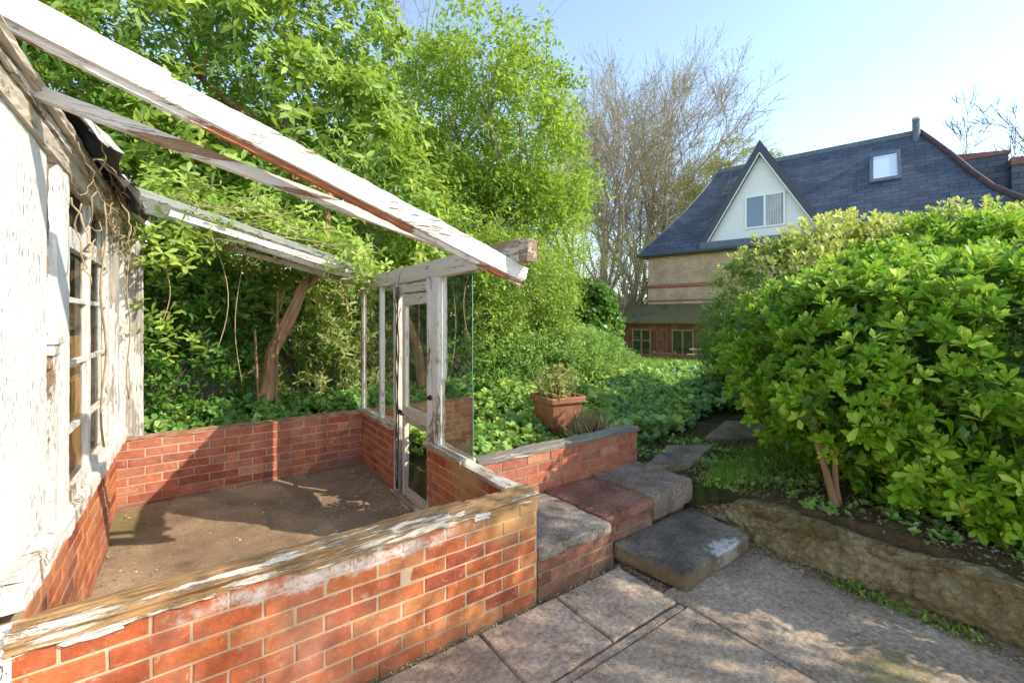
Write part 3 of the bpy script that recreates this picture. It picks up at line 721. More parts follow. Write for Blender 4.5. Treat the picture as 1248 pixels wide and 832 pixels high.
wbm('side_frame', (-2.0, 2.955, 0.62), (-2.0, 2.945, 2.30), 0.03, 0.13, 'grey_wood_z', (1,0,0), 6.0)
wbm('side_frame', (-2.085, 2.93, 0.62), (-2.085, 2.93, 2.30), 0.07, 0.05, 'paint_z', (0,1,0), 7.0)
wbm('side_frame', (-2.085, 2.60, 0.62), (-2.085, 2.60, 2.30), 0.06, 0.06, 'grey_wood_z', (0,1,0), 8.0)
# rough sill: slopes a little, thick flaking
wbm('sill', (-2.115, 0.16, 0.685), (-2.11, 2.95, 0.655), 0.15, 0.08, 'paint_z', (0,0,1), 9.0, 110, 0.008)
wbm('sill', (-2.09, 0.20, 0.735), (-2.10, 1.02, 0.72), 0.10, 0.02, 'paint_z', (0,0,1), 19.0, 50, 0.012)
# window
def window():
    w_ = empty('window'); w_.parent = wb
    def q(name, A, B, w, h, mat='paint_z', up=(0,0,1), seed=0.0):
        mb = MB(); mb.beam(A, B, w, h, 24, 0.003, seed, 4, up, 0.0); return mb.build(name, M[mat], w_, WO)
    for i, (v, wd) in enumerate(((0.94, 0.09), (1.52, 0.06), (2.20, 0.08))):
        q('stile', (-2.088, v, 0.70), (-2.088, v, 2.27), 0.034, wd, 'paint_z', (0,1,0), 60+i)
    for i, z in enumerate((1.06, 1.385, 1.70)):
        q('glazing_bar', (-2.09, 0.98, z), (-2.09, 2.16, z), 0.024, 0.026, 'paint_z', (0,0,1), 70+i)
    for i, (z, h) in enumerate(((0.74, 0.07), (2.0, 0.10), (2.29, 0.06))):
        q('rail', (-2.087, 0.98, z), (-2.087, 2.16, z), 0.032, h, 'paint_z', (0,0,1), 80+i)
    mb = MB(); mb.poly([(-2.1,0.97,0.76),(-2.1,2.2,0.76),(-2.1,2.2,2.26),(-2.1,0.97,2.26)]); mb.build('pane', M['glass_old'], w_, WO)
window()
mb = MB(); mb.box((-2.9, 0.98, 0.4), (-2.88, 2.6, 2.4)); mb.box((-2.9,0.96,0.4),(-2.15,0.99,2.4)); mb.box((-2.9,2.26,0.4),(-2.15,2.29,2.4)); mb.box((-2.9,0.98,2.38),(-2.1,2.3,2.40)); mb.build('interior', M['interior'], wb, WO)
mb = MB(); mb.box((-2.20, 0.99, 0.70), (-2.17, 2.26, 1.24)); mb.box((-2.22, 1.5, 1.24), (-2.18, 2.26, 1.50)); mb.build('inner_board', M['interior_wood'], wb, WO, bevel=0.004)
# eaves: fascia boards and gutter bars
wbm('fascia', (-2.07, -1.2, 2.315), (-2.07, 3.02, 2.30), 0.05, 0.085, 'cream_v', (0,0,1), 11.0, 90, 0.008)
wbm('fascia', (-2.06, -1.2, 2.375), (-2.06, 3.0, 2.36), 0.05, 0.035, 'paint_v', (0,0,1), 12.0, 90, 0.008)
wbm('gutter', (-2.045, -1.2, 2.415), (-2.035, 3.0, 2.41), 0.055, 0.042, 'cream_v', (0,0,1), 13.0, 90, 0.008)
mb = MB(); mb.box((-2.36, -1.2, 2.395), (-2.075, 3.0, 2.41)); mb.build('soffit', M['cream_v'], wb, WO)
mb = MB(); mb.poly([(-2.06,0.66,2.44),(-2.06,3.0,2.44),(-3.6,3.0,3.1),(-3.6,0.66,3.1)]); mb.poly([(-2.06,0.66,2.45),(-3.6,0.66,3.11),(-3.6,3.0,3.11),(-2.06,3.0,2.45)]); mb.box((-3.6,-2.6,2.41),(-2.075,0.655,2.43))
mb.poly([(-2.9,3.0,0.3),(-2.1,3.0,0.3),(-2.1,3.0,2.44),(-2.9,3.0,2.44)][::-1])
mb.build('roof', M['felt'], wb, WO)
mb = MB(); na, nb = 60, 10     # torn crumpled roofing felt hanging over the gutter
for i in range(na+1):
    v = 0.72 + 2.2*i/na
    for j in range(nb+1):
        f = j/nb; cr = 0.045*noise.noise(Vector((v*4.5, f*2.0, 0))) + 0.02*noise.noise(Vector((v*13, f*5, 3)))
        u = -2.16 + 0.30*f + cr*0.6 ; z = 2.585 - 0.03*f - (0.17*f*f) + cr + 0.03*math.sin(v*9)*f
        lim = 1.0 - 0.35*abs(noise.noise(Vector((v*3.3, 9, 9))))
        mb.vert((-2.16 + (u+2.16)*lim, v, z))
for i in range(na):
    for j in range(nb): mb.face((i*(nb+1)+j, i*(nb+1)+j+1, (i+1)*(nb+1)+j+1, (i+1)*(nb+1)+j), 1 if (j > 5 and (i//6) % 2 == 0) else 0)
o = mb.build('roofing_felt', [M['felt'], M['felt_pale']], wb, WO, smooth=True); so = o.modifiers.new('Solid', 'SOLIDIFY'); so.thickness = 0.006

# ------------------------------------------------------------------ leaves
def unit(a): return a/np.maximum(np.linalg.norm(a, axis=-1, keepdims=True), 1e-9)
TPL = {
 'leaf': (np.array([(0,0,0),(.32,.40,.05),(.32,-.40,.05),(.34,0,0),(.70,.34,.02),(.70,-.34,.02),(.72,0,-.03),(1,0,-.10)], float),
          [(0,3,1),(0,2,3),(1,3,6,4),(3,2,5,6),(4,6,7),(6,5,7)]),
 'obov': (np.array([(0,0,0),(.35,.24,.04),(.35,-.24,.04),(.35,0,0),(.74,.42,.02),(.74,-.42,.02),(.76,0,-.02),(1,0,-.06)], float),
          [(0,3,1),(0,2,3),(1,3,6,4),(3,2,5,6),(4,6,7),(6,5,7)]),
 'round': (np.array([(0,0,0),(.25,.48,.05),(.25,-.48,.05),(.5,0,-.02),(.72,.42,.03),(.72,-.42,.03),(1,0,-.08)], float),
          [(0,3,1),(0,2,3),(1,3,4),(3,2,5),(3,6,4),(3,5,6)]),
 'dia': (np.array([(0,0,0),(.45,.42,.06),(.45,-.42,.06),(1,0,-.04)], float), [(0,3,1),(0,2,3)]),
 'blade': (np.array([(0,.5,0),(0,-.5,0),(.5,.4,.12),(.5,-.4,.12),(1,0,-.05)], float), [(0,1,3,2),(2,3,4)]),
}
def leaf_mesh(name, P, D, N, L, Wd, tpl, mat, var, young, parent=None, smooth=True):
    pts, faces = TPL[tpl]; n = len(P); k = len(pts)
    D = unit(D); S = unit(np.cross(N, D)); N = np.cross(D, S)
    L = np.asarray(L).reshape(-1,1,1)*np.ones((n,1,1)); Wd = np.asarray(Wd).reshape(-1,1,1)*np.ones((n,1,1))
    V = P[:,None,:] + L*(pts[None,:,0:1]*D[:,None,:] + Wd*pts[None,:,1:2]*S[:,None,:] + pts[None,:,2:3]*N[:,None,:])
    V = V.reshape(-1,3)
    lt = np.array([len(f) for f in faces]); li = np.concatenate([np.array(f) for f in faces])
    loops = (li[None,:] + (np.arange(n)*k)[:,None]).ravel().astype(np.int32)
    tot = np.tile(lt, n).astype(np.int32); start = np.concatenate([[0], np.cumsum(tot)[:-1]]).astype(np.int32)
    me = bpy.data.meshes.new(name)
    me.vertices.add(len(V)); me.vertices.foreach_set('co', V.astype(np.float32).ravel())
    me.loops.add(len(loops)); me.loops.foreach_set('vertex_index', loops)
    me.polygons.add(len(tot)); me.polygons.foreach_set('loop_start', start); me.polygons.foreach_set('loop_total', tot)
    if smooth: me.polygons.foreach_set('use_smooth', np.ones(len(tot), bool))
    at = me.attributes.new('lv', 'FLOAT_COLOR', 'POINT')
    c = np.ones((n, k, 4), np.float32); c[:,:,0] = np.asarray(var).reshape(-1,1); c[:,:,1] = 0.5; c[:,:,2] = np.asarray(young).reshape(-1,1)
    at.data.foreach_set('color', c.ravel())
    me.update(calc_edges=True); me.materials.append(mat)
    o = bpy.data.objects.new(name, me); COL.objects.link(o)
    if parent is not None:
        o.parent = parent; o.location = -parent.location
        if parent.rotation_euler.z: raise ValueError
    return o
def rdir(n): return unit(rng.normal(size=(n,3)))
def bumps(D, seed, amp=0.15):
    r = np.random.default_rng(int(seed)); s = np.zeros(len(D))
    for i in range(7):
        k = r.normal(size=3)*(2.0+i*0.9); s += np.sin(D@k + r.uniform(0, 6.28))/(1+i*0.35)
    return 1 + amp*s/2.6
def shell(blobs, n, inner=0.8, amp=0.15, seed=1):
    """n points spread on/near the outside of a union of lobes"""
    B = np.array([b[:3] for b in blobs], float); Rr = np.array([(b[3:6] if len(b) >= 6 else (b[3],)*3) for b in blobs], float)
    w = (Rr.mean(1)**2); w /= w.sum()
    P = []; Nn = []; got = 0
    while got < n:
        m = int((n-got)*1.6)+50
        i = rng.choice(len(B), m, p=w); d = rdir(m); s = inner + (1-inner)*rng.random(m)**0.6
        f = np.empty(m)
        for b in np.unique(i):
            q = i == b; f[q] = bumps(d[q], seed*31+b, amp)
        p = B[i] + d*Rr[i]*(s*f)[:,None]
        keep = np.ones(m, bool)
        for b in range(len(B)):
            e = (((p-B[b])/Rr[b])**2).sum(1); keep &= ~((e < (0.72*inner)**2) & (i != b))
        p = p[keep]; d = unit(d[keep]/Rr[i[keep]])
        P.append(p); Nn.append(d); got += len(p)
    return np.concatenate(P)[:n], np.concatenate(Nn)[:n]
def clumps(blobs, nc, per, rc, inner=0.75, amp=0.15, seed=1):
    """second level: leafy tufts set on the shell, so crowns get light and dark clumps with gaps"""
    C, Nn = shell(blobs, nc, inner, amp, seed)
    rcv = rc*rng.uniform(0.6, 1.35, nc)
    d = rdir(nc*per); N2 = np.repeat(Nn, per, 0)
    d = unit(d + N2*0.7 + np.array([0,0,0.35]))
    P = np.repeat(C, per, 0) + d*np.repeat(rcv, per)[:,None]*rng.uniform(0.35, 1.05, nc*per)[:,None]
    return P, d, np.repeat(rng.random(nc), per)
def whorl(P, A, nl, th, L, jitter=0.25):
    """nl leaves round each shoot tip P pointing along A, opened by angle th"""
    n = len(P); A = unit(A); ref = np.where(np.abs(A[:,2:3]) < 0.9, np.array([[0,0,1.0]]), np.array([[1.0,0,0]]))
    X = unit(np.cross(A, ref)); Y = np.cross(A, X)
    ph = (np.arange(nl)*2.399)[None,:] + rng.uniform(0, 6.28, (n,1)) + rng.normal(0, jitter, (n,nl))
    tt = th + rng.normal(0, jitter*0.7, (n,nl))
    if nl > 5: tt = tt*np.linspace(1.25, 0.45, nl)[None,:]
    rad = np.cos(ph)[...,None]*X[:,None,:] + np.sin(ph)[...,None]*Y[:,None,:]
    D = np.cos(tt)[...,None]*A[:,None,:] + np.sin(tt)[...,None]*rad
    Nn = unit(A[:,None,:] - (A[:,None,:]*D).sum(-1,keepdims=True)*D + 0.15*rng.normal(size=D.shape))
    Ls = L*rng.uniform(0.7, 1.25, (n,nl))
    if nl > 5: Ls = Ls*np.linspace(1.1, 0.65, nl)[None,:]
    off = -A[:,None,:]*(0.35*L*np.linspace(1, 0, nl)[None,:,None])
    return (P[:,None,:]+off).reshape(-1,3), D.reshape(-1,3), Nn.reshape(-1,3), Ls.ravel()
def spray(P, A, nl, tw, L):
    """leaves set alternately along a twig starting at P in direction A"""
    n = len(P); A = unit(A); X = unit(np.cross(A, rng.normal(size=A.shape)))
    f = (np.arange(nl)+0.5)/nl
    pos = P[:,None,:] + A[:,None,:]*(tw*f)[None,:,None]
    side = np.where(np.arange(nl) % 2 == 0, 1.0, -1.0)[None,:,None]*X[:,None,:]
    D = A[:,None,:]*0.55 + side*0.85 + 0.35*rng.normal(size=(n,nl,3)); D[...,2] -= 0.12
    N = np.zeros_like(D); N[...,2] = 1.0; N += 0.45*rng.normal(size=N.shape)
    return pos.reshape(-1,3), D.reshape(-1,3), N.reshape(-1,3), (L*rng.uniform(0.6, 1.25, (n,nl))).ravel()

M['lf_climb'] = mat_leaf('lf_climb', (0.08,0.17,0.02), (0.22,0.36,0.045), (0.42,0.56,0.10), (0.58,0.68,0.16), 0.45, 0.5, 0.4)
M['lf_mid'] = mat_leaf('lf_mid', (0.12,0.23,0.02), (0.27,0.43,0.05), (0.44,0.60,0.10), (0.58,0.70,0.15), 0.48, 0.55, 0.3, 0.3)
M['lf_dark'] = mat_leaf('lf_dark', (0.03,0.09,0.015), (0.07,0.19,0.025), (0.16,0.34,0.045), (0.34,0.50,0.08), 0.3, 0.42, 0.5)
M['lf_bush'] = mat_leaf('lf_bush', (0.045,0.15,0.01), (0.20,0.44,0.02), (0.40,0.66,0.045), (0.66,0.80,0.12), 0.38, 0.5, 0.3)
M['lf_pale'] = mat_leaf('lf_pale', (0.06,0.13,0.03), (0.13,0.23,0.045), (0.30,0.38,0.09), (0.95,0.90,0.30), 0.36, 0.5, 0.35)
M['lf_ground'] = mat_leaf('lf_ground', (0.05,0.16,0.04), (0.14,0.32,0.075), (0.32,0.52,0.12), (0.55,0.66,0.16), 0.38, 0.55, 0.25, 0.9)
M['lf_blue'] = mat_leaf('lf_blue', (0.05,0.17,0.06), (0.15,0.34,0.13), (0.32,0.54,0.22), (0.52,0.66,0.26), 0.3, 0.55, 0.25)
M['lf_grass'] = mat_leaf('lf_grass', (0.06,0.17,0.015), (0.14,0.34,0.03), (0.28,0.50,0.06), (0.45,0.55,0.12), 0.4, 0.6, 0.25)
M['lf_yellow'] = mat_leaf('lf_yellow', (0.12,0.13,0.02), (0.28,0.26,0.04), (0.42,0.36,0.06), (0.5,0.45,0.1), 0.4, 0.5, 0.3)
M['lf_olive'] = mat_leaf('lf_olive', (0.12,0.15,0.04), (0.24,0.30,0.08), (0.42,0.46,0.14), (0.50,0.45,0.2), 0.4, 0.6, 0.25)
M['lf_dead'] = mat_leaf('lf_dead', (0.12,0.07,0.035), (0.25,0.155,0.085), (0.42,0.30,0.18), (0.5,0.42,0.3), 0.1, 0.8, 0.15)
M['bark_warm'] = mat_bark('bark_warm', (0.20,0.10,0.05), (0.52,0.30,0.16))
M['bark_grey'] = mat_bark('bark_grey', (0.22,0.18,0.14), (0.48,0.42,0.34))
M['bark_dark'] = mat_bark('bark_dark', (0.05,0.04,0.03), (0.16,0.12,0.085))
M['bark_tan'] = mat_bark('bark_tan', (0.26,0.19,0.12), (0.56,0.45,0.32))

def limbs(mb, root, targets, r0, wob=0.08, sides=7):
    """a trunk from root whose limbs wander to the targets"""
    root = Vector(root)
    for T, r in targets:
        T = Vector(T); n = 9; pts = []; L = (T-root).length
        mid = root.lerp(T, 0.45) + Vector((0,0,0.12*L))
        for k in range(n+1):
            f = k/n; p = root.lerp(mid, f).lerp(mid.lerp(T, f), f)
            s = wob*L*math.sin(math.pi*f)
            p += Vector((noise.noise(p*0.9+Vector((r*99,0,0))), noise.noise(p*0.9+Vector((0,r*77,5))), 0))*s
            pts.append(p)
        mb.tube(pts, [r0*(1-k/n)*(1-0.0) + r*(k/n) if k < n else r*0.4 for k in range(n+1)], sides)
        for q in range(6):
            k = random.randint(3, n-1); p = pts[k]; d = (pts[k]-pts[k-1]).normalized()
            dd = (d + Vector((random.gauss(0,.6), random.gauss(0,.6), random.gauss(0.2,.4)))).normalized()
            ln = L*random.uniform(0.12, 0.3)
            mb.tube([p, p+dd*ln*0.5+Vector((0,0,0.02)), p+dd*ln+Vector((0,0,0.08*ln))], [r*1.1, r*0.7, r*0.2], 5)

def plant(name, base, label, cat, group=None):
    return empty(name, base, None, label, cat, group)
def foliage(root, P, D, N, L, W, tpl, mat, var=None, young=None, name='crown'):
    n = len(P)
    if var is None: var = rng.random(n)
    if young is None: young = np.zeros(n)
    return leaf_mesh(name, P, D, N, L, W, tpl, M[mat], np.clip(var,0,1), np.clip(young,0,1), root)
def trunk(root, mb, mat, name='trunk'):
    b = root.location; return mb.build(name, M[mat], root, tuple(b), smooth=True)
def cull(P, *arrs, f=None):
    k = f(P); return (P[k],) + tuple(a[k] for a in arrs)

# ---- left climber-covered tree: large palmate leaves
def left_tree():
    root = plant('climber_tree', (-1.95, 4.9, 0.33), 'tall tree smothered in bright fingered climber leaves behind the greenhouse roof', 'tree')
    blobs = [(-5.6,5.6,3.6,1.7),(-4.3,6.0,4.6,1.7),(-3.2,6.4,4.0,1.6),(-2.6,6.7,2.9,1.35),(-5.4,6.0,5.8,1.8),(-3.6,6.6,5.6,1.6),(-4.2,5.7,2.9,1.2),(-6.8,6.0,4.6,1.8),(-1.9,7.2,2.5,1.2)]
    P, d, cv = clumps(blobs, 900, 10, 0.36, 0.85, 0.2, 3)
    A = unit(d*0.7 + np.array([0,0,0.5]) + 0.35*rng.normal(size=d.shape))
    p, D, N, L = whorl(P, A, 5, 1.25, 0.145, 0.25); D[:,2] -= 0.35
    v = np.repeat(cv, 5)*0.7 + rng.random(len(p))*0.3; y = (np.repeat(rng.random(len(P)), 5) > 0.8)*rng.random(len(p))*0.8
    foliage(root, p, D, N, L, 0.42, 'leaf', 'lf_climb', v, y)
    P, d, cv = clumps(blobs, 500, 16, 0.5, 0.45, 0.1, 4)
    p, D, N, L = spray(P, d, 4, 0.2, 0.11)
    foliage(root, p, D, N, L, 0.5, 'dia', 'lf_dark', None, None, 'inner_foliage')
    mb = MB()   # the leaning trunk seen through the back opening, made of twisted stems
    a = G(-1.05, 3.42, 0.28); b = G(-0.90, 3.42, 1.25); c = G(-0.60, 3.42, 1.95); e = G(-0.25, 3.6, 2.3); f_ = G(-0.2, 4.2, 3.2)
    for k in range(5):
        o = Vector((0.035*math.cos(k*1.26), 0.035*math.sin(k*1.26), 0))
        pts = []
        cps = [a, a.lerp(b, .5)+Vector((0.02,0,0)), b, b.lerp(c, .55)+Vector((0.03,0,0.03)), c, e, f_]
        for i in range(25):
            f = i/24*(len(cps)-1); j = min(int(f), len(cps)-2); p = cps[j].lerp(cps[j+1], f-j)
            tw = i*0.11+k*1.26; pts.append(p + Vector((0.042*math.cos(tw), 0.030*math.sin(tw), 0))*(1-0.3*i/24) + Vector(noise.noise_vector(p*4+Vector((k,0,0))))*0.012)
        mb.tube(pts, [0.040 - 0.018*i/24 + (0.02 if i == 0 else 0) for i in range(25)], 9)
    limbs(mb, f_, [((-3.2,6.2,4.4),0.03),((-4.4,6,5),0.03),((-2.4,6.7,3.4),0.025),((-5.2,5.8,4.2),0.025)], 0.06)
    trunk(root, mb, 'bark_warm')
left_tree()

def vine():
    root = plant('climbing_vine', tuple(G(-0.9, 2.9, 2.3)), 'bright five-leaflet vine sprawling over the back rafter of the greenhouse', 'climber')
    P = []
    for i in range(520):
        u = random.uniform(-1.95, -0.15); v = 3.04+abs(random.gauss(0, 0.28)); z = rb(u)+0.07+abs(random.gauss(0, 0.16)); P.append(G(u, v, z))
    for i in range(240): u = random.uniform(-1.2, 0.1); P.append(G(u, 2.95+abs(random.gauss(0, 0.25)), rb(u)+0.12+abs(random.gauss(0.1, 0.16))))
    for (cu, cv, cz, r, n) in ((-1.85,2.85,2.28,0.16,34),(-1.62,2.85,2.36,0.14,30),(-1.9,2.9,1.62,0.10,12),(-1.62,3.0,1.55,0.12,10),(-1.75,2.8,2.12,0.12,16),(-1.35,2.8,2.4,0.12,20),(-0.15,2.5,2.1,0.13,26),(-0.3,2.7,2.2,0.14,26),(-2.0,3.0,2.6,0.15,20)):
        for i in range(n): P.append(G(cu+random.gauss(0,r), cv+random.gauss(0,r), cz+random.gauss(0,r*0.8)))
    P = np.array([tuple(q) for q in P]); n = len(P)
    A = unit(np.array([0.1,-0.55,0.75])[None,:] + 0.45*rng.normal(size=(n,3)))
    p, D, N, L = whorl(P, A, 5, 1.2, 0.10, 0.22); D[:,2] -= 0.2
    foliage(root, p, D, N, L, 0.44, 'obov', 'lf_climb', np.repeat(rng.uniform(0.3,1,n),5), np.repeat(rng.random(n),5)*0.55, 'leaves')
    mb = MB()
    for k in range(26):
        u = random.uniform(-2.0, -0.2); v = random.gauss(2.9, 0.15); z = rb(u)+0.08; pts = []
        for i in range(10):
            pts.append(G(u, v, z)); u += random.gauss(0.07, 0.06); v += random.gauss(0, 0.05); z += random.gauss(-0.015, 0.04)
        mb.tube(pts, 0.004, 5)
    for (u, v, z0, z1, w) in ((-1.42,3.0,2.3,1.3,0.10),(-1.80,2.85,2.1,1.6,0.05),(-1.2,3.1,2.1,1.0,-0.06)):
        mb.tube([G(u + w*math.sin(i/9*3.1), v, z0+(z1-z0)*i/9) for i in range(10)], 0.0045, 5)
    mb2 = mb; mb2.build('stem', M['vine_stem'], root, tuple(root.location), smooth=True)
vine()
# dry tendrils along the eaves and the door post
root = plant('dry_tendrils', tuple(G(-2.0, 1.6, 2.2)), 'dead curling vine tendrils tangled along the eaves above the paned window', 'climber')
mb = MB()
for k in range(46):
    u = -1.99 + random.gauss(0, 0.02); v = random.choice((0.75, 0.9, 1.5, 1.9, 2.3, 2.7, 2.85)) + random.gauss(0, 0.12); z = random.uniform(2.05, 2.48); pts = []
    a = random.uniform(0, 6.3); da = random.gauss(0, 0.35)
    for i in range(12):
        pts.append(G(u, v, z)); a += da + random.gauss(0, 0.25); v += 0.03*math.cos(a); z += 0.03*math.sin(a)-0.006; u += random.gauss(0.002, 0.01)
    mb.tube(pts, random.uniform(0.0018, 0.0045), 5)
for (v0, z0) in ((1.5, 2.3), (2.72, 2.4)):
    pts = [G(-2.01+0.01*math.sin(i), v0+0.025*math.sin(i*0.9), z0-0.11*i) for i in range(14)]
    mb.tube(pts, 0.006, 5)
mb.build('stem', M['vine_stem'], root, tuple(root.location), smooth=True)
root = plant('door_creeper', tuple(G(-0.1, 1.84, 0.1)), 'thin bare creeper stems climbing the greenhouse door jamb', 'climber')
mb = MB()
for k in range(4):
    mb.tube([G(-0.105-0.004*k, 1.845+0.02*math.sin(i*0.8+k*2)+0.006*k, 0.1+0.09*i) for i in range(21)], 0.006-0.001*k, 5)
for k in range(5):
    v, z = 1.85, 1.55+0.08*k; mb.tube([G(-0.11, v+0.04*i*(1 if k % 2 else -1)*0.6, z+0.05*i) for i in range(4)], 0.003, 5)
mb.build('stem', M['bark_dark'], root, tuple(root.location), smooth=True)

# ---- dark evergreen shrubs behind the back wall
def shrub(name, base, blobs, label, cat, mat, tpl, L, W, nc, per, rc, nl=6, th=0.95, group=None, inner_mat=None, kind='whorl', var=(0,1), yg=0.15, barkm='bark_dark', amp=0.15, seed=5, trunk_r=0.04, upb=0.35, inner=0.75, fill=0.5, stems=None, tw=0.2, limbn=7):
    root = plant(name, base, label, cat, group)
    P, d, cv = clumps(blobs, nc, per, rc, inner, amp, seed)
    A = unit(d*0.7 + np.array([0,0,upb]) + 0.3*rng.normal(size=d.shape))
    if kind == 'whorl': p, D, N, Ls = whorl(P, A, nl, th, L, 0.3); Ls = Ls*np.repeat(rng.uniform(0.6, 1.25, len(P)), nl)
    else: p, D, N, Ls = spray(P, A, nl, tw, L)
    v = var[0] + (var[1]-var[0])*(np.repeat(cv, nl)*0.6 + 0.4*rng.random(len(p)))
    y = np.repeat((rng.random(len(P)) < yg)*rng.random(len(P)), nl)
    foliage(root, p, D, N, Ls, W, tpl, mat, v, y)
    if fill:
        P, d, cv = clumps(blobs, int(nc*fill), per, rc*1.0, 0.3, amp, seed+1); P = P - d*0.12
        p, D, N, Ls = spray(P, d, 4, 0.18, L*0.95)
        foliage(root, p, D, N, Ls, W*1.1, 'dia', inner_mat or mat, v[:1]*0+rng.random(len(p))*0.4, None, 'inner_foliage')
    mb = MB()
    if stems:
        for pts, r in stems: mb.tube([Vector(q) for q in pts], [r*(1-0.5*i/(len(pts)-1))+ (0.4*r if i == 0 else 0) for i in range(len(pts))], 9)
    limbs(mb, stems[0][0][-1] if stems else base, [((b[0], b[1], b[2]+0.2*b[3]), trunk_r*0.35) for b in blobs[:limbn]], trunk_r)
    trunk(root, mb, barkm)
    return root
EV = 'shrubs growing behind the low back wall'
b0 = G(-2.0, 3.9, 0.3)
shrub('evergreen_shrub', tuple(b0), [(*G(-2.5,3.9,1.3),0.75),(*G(-1.9,4.1,1.9),0.7),(*G(-1.7,3.9,1.0),0.6),(*G(-2.6,4.2,2.2),0.8),(*G(-1.3,4.3,1.7),0.6)],
      'dark glossy evergreen shrub behind the left half of the low back wall', 'shrub', 'lf_dark', 'leaf', 0.085, 0.5, 420, 8, 0.2, 6, 1.1, EV, seed=8, yg=0.08)
b0 = G(-0.4, 4.3, 0.3)
shrub('evergreen_shrub', tuple(b0), [(*G(-0.6,4.4,1.4),0.7),(*G(0.1,4.5,1.6),0.7),(*G(-0.2,4.2,0.9),0.6),(*G(-0.9,4.5,2.2),0.6),(*G(0.3,4.7,2.2),0.7)],
      'yellow green drooping shrub behind the right half of the low back wall', 'shrub', 'lf_olive', 'leaf', 0.10, 0.3, 380, 8, 0.2, 6, 1.2, EV, seed=9, yg=0.35, inner_mat='lf_dark', upb=-0.2)
b0 = G(-1.2, 3.4, 0.3)
shrub('ivy_bank', tuple(b0), [(*G(u_, 3.45+0.1*math.sin(u_*7), 0.45),0.28,0.34,0.27) for u_ in np.arange(-2.2, 0.3, 0.28)],
      'low leafy ivy bank spilling along the top of the back wall', 'ivy', 'lf_ground', 'round', 0.055, 0.8, 600, 8, 0.10, 5, 1.0, seed=10, var=(0.0,0.8), trunk_r=0.01, fill=0.4)
mb = MB()
for (u0, v0, z1, lean) in ((-1.02, 3.32, 1.5, -0.05), (-0.88, 3.30, 1.9, 0.02)):
    mb.tube([G(u0+lean*i/6, v0, 0.3+(z1-0.3)*i/6) for i in range(7)], 0.012, 7)
o = mb.build('cane', M['dead_stem'], origin=tuple(G(-1.0,3.3,0.3))); tag(o, 'pair of thin brown canes standing beside the leaning trunk', 'garden cane')

# ---- middle green tree
def tree(name, base, blobs, label, mat, nc, per, rc, L, W=0.5, nl=6, tw=0.28, group=None, barkm='bark_grey', r0=0.12, seed=20, inner=0.6, fill=0.35, var=(0,1), yg=0.15, tpl='dia', amp=0.2, upb=0.4):
    root = plant(name, base, label, 'tree', group)
    P, d, cv = clumps(blobs, nc, per, rc, inner, amp, seed)
    A = unit(d*0.7 + np.array([0,0,upb]) + 0.4*rng.normal(size=d.shape))
    p, D, N, Ls = spray(P, A, nl, tw, L)
    v = var[0] + (var[1]-var[0])*(np.repeat(cv, nl)*0.72 + 0.28*rng.random(len(p)))
    foliage(root, p, D, N, Ls, W, tpl, mat, v, (rng.random(len(p)) < yg)*rng.random(len(p)))
    mb = MB(); limbs(mb, base, [((b[0],b[1],b[2]+0.5*b[3]), r0*0.16) for b in blobs], r0, 0.10)
    trunk(root, mb, barkm)
    return root
GT = 'green trees along the garden slope'
tree('leafy_tree', (-0.5,9.6,0.4), [(-0.5,9.7,6.9,1.15),(0.35,9.8,6.0,1.0),(-1.5,9.8,6.1,1.15),(0.55,9.9,4.8,0.9),(-0.4,9.4,5.2,1.25),(-1.6,9.9,4.4,1.1),(0.25,9.6,3.6,0.95),(-0.9,9.3,3.4,1.05)],
     'tall light green tree in the middle with a broad rounded airy crown', 'lf_mid', 290, 28, 0.48, 0.125, seed=21, group=GT, nl=5, amp=0.25, tw=0.3, upb=0.1, inner=0.8, W=0.55)
tree('leafy_tree', (-2.1,10.8,0.8), [(-2.6,10.8,4.6,1.2),(-1.9,10.9,5.1,1.0),(-2.4,11.2,3.2,1.2),(-1.5,11.0,4.4,1.1)],
     'darker green tree wedged between the climber tree and the tall middle tree', 'lf_climb', 520, 13, 0.36, 0.09, seed=22, group=GT, var=(0,0.6))
tree('leafy_tree', (0.7,8.8,0.3), [(0.0,8.4,2.1,0.85),(0.40,8.8,2.2,0.7),(-0.9,8.2,2.2,0.9),(-1.8,8.0,2.4,0.9),(0.3,8.4,1.3,0.6),(-0.8,7.8,1.4,0.8)],
     'low broad bright shrub tree seen through the free standing glass pane', 'lf_climb', 420, 14, 0.30, 0.09, seed=23, group=GT, yg=0.3)
# feathery light tree right of the middle one
tree('leafy_tree', (2.2,13.5,0.2), [(1.1,13,4.2,0.9),(1.4,13.6,3.4,0.8),(1.2,13.4,5.2,0.8)],
     'sparse yellow green young tree between the tall tree and the bare trees', 'lf_mid', 260, 9, 0.4, 0.08, seed=24, group=GT, yg=0.5, inner=0.4)

# unseen light crowned tree, added off to the right to dapple the terrace
tb = tuple(G(3.9, -4.3, -0.05))
tree('added_dapple_tree', tb, [(*G(2.7,-4.6,3.9),1.0),(*G(3.5,-5.2,4.4),1.0),(*G(3.4,-4.4,3.4),0.8),(*G(3.4,-5.9,4.6),0.8)], 'light crowned tree added out of view to cast dappled shade on the terrace', 'lf_mid', 120, 9, 0.33, 0.09, seed=90, inner=0.5)
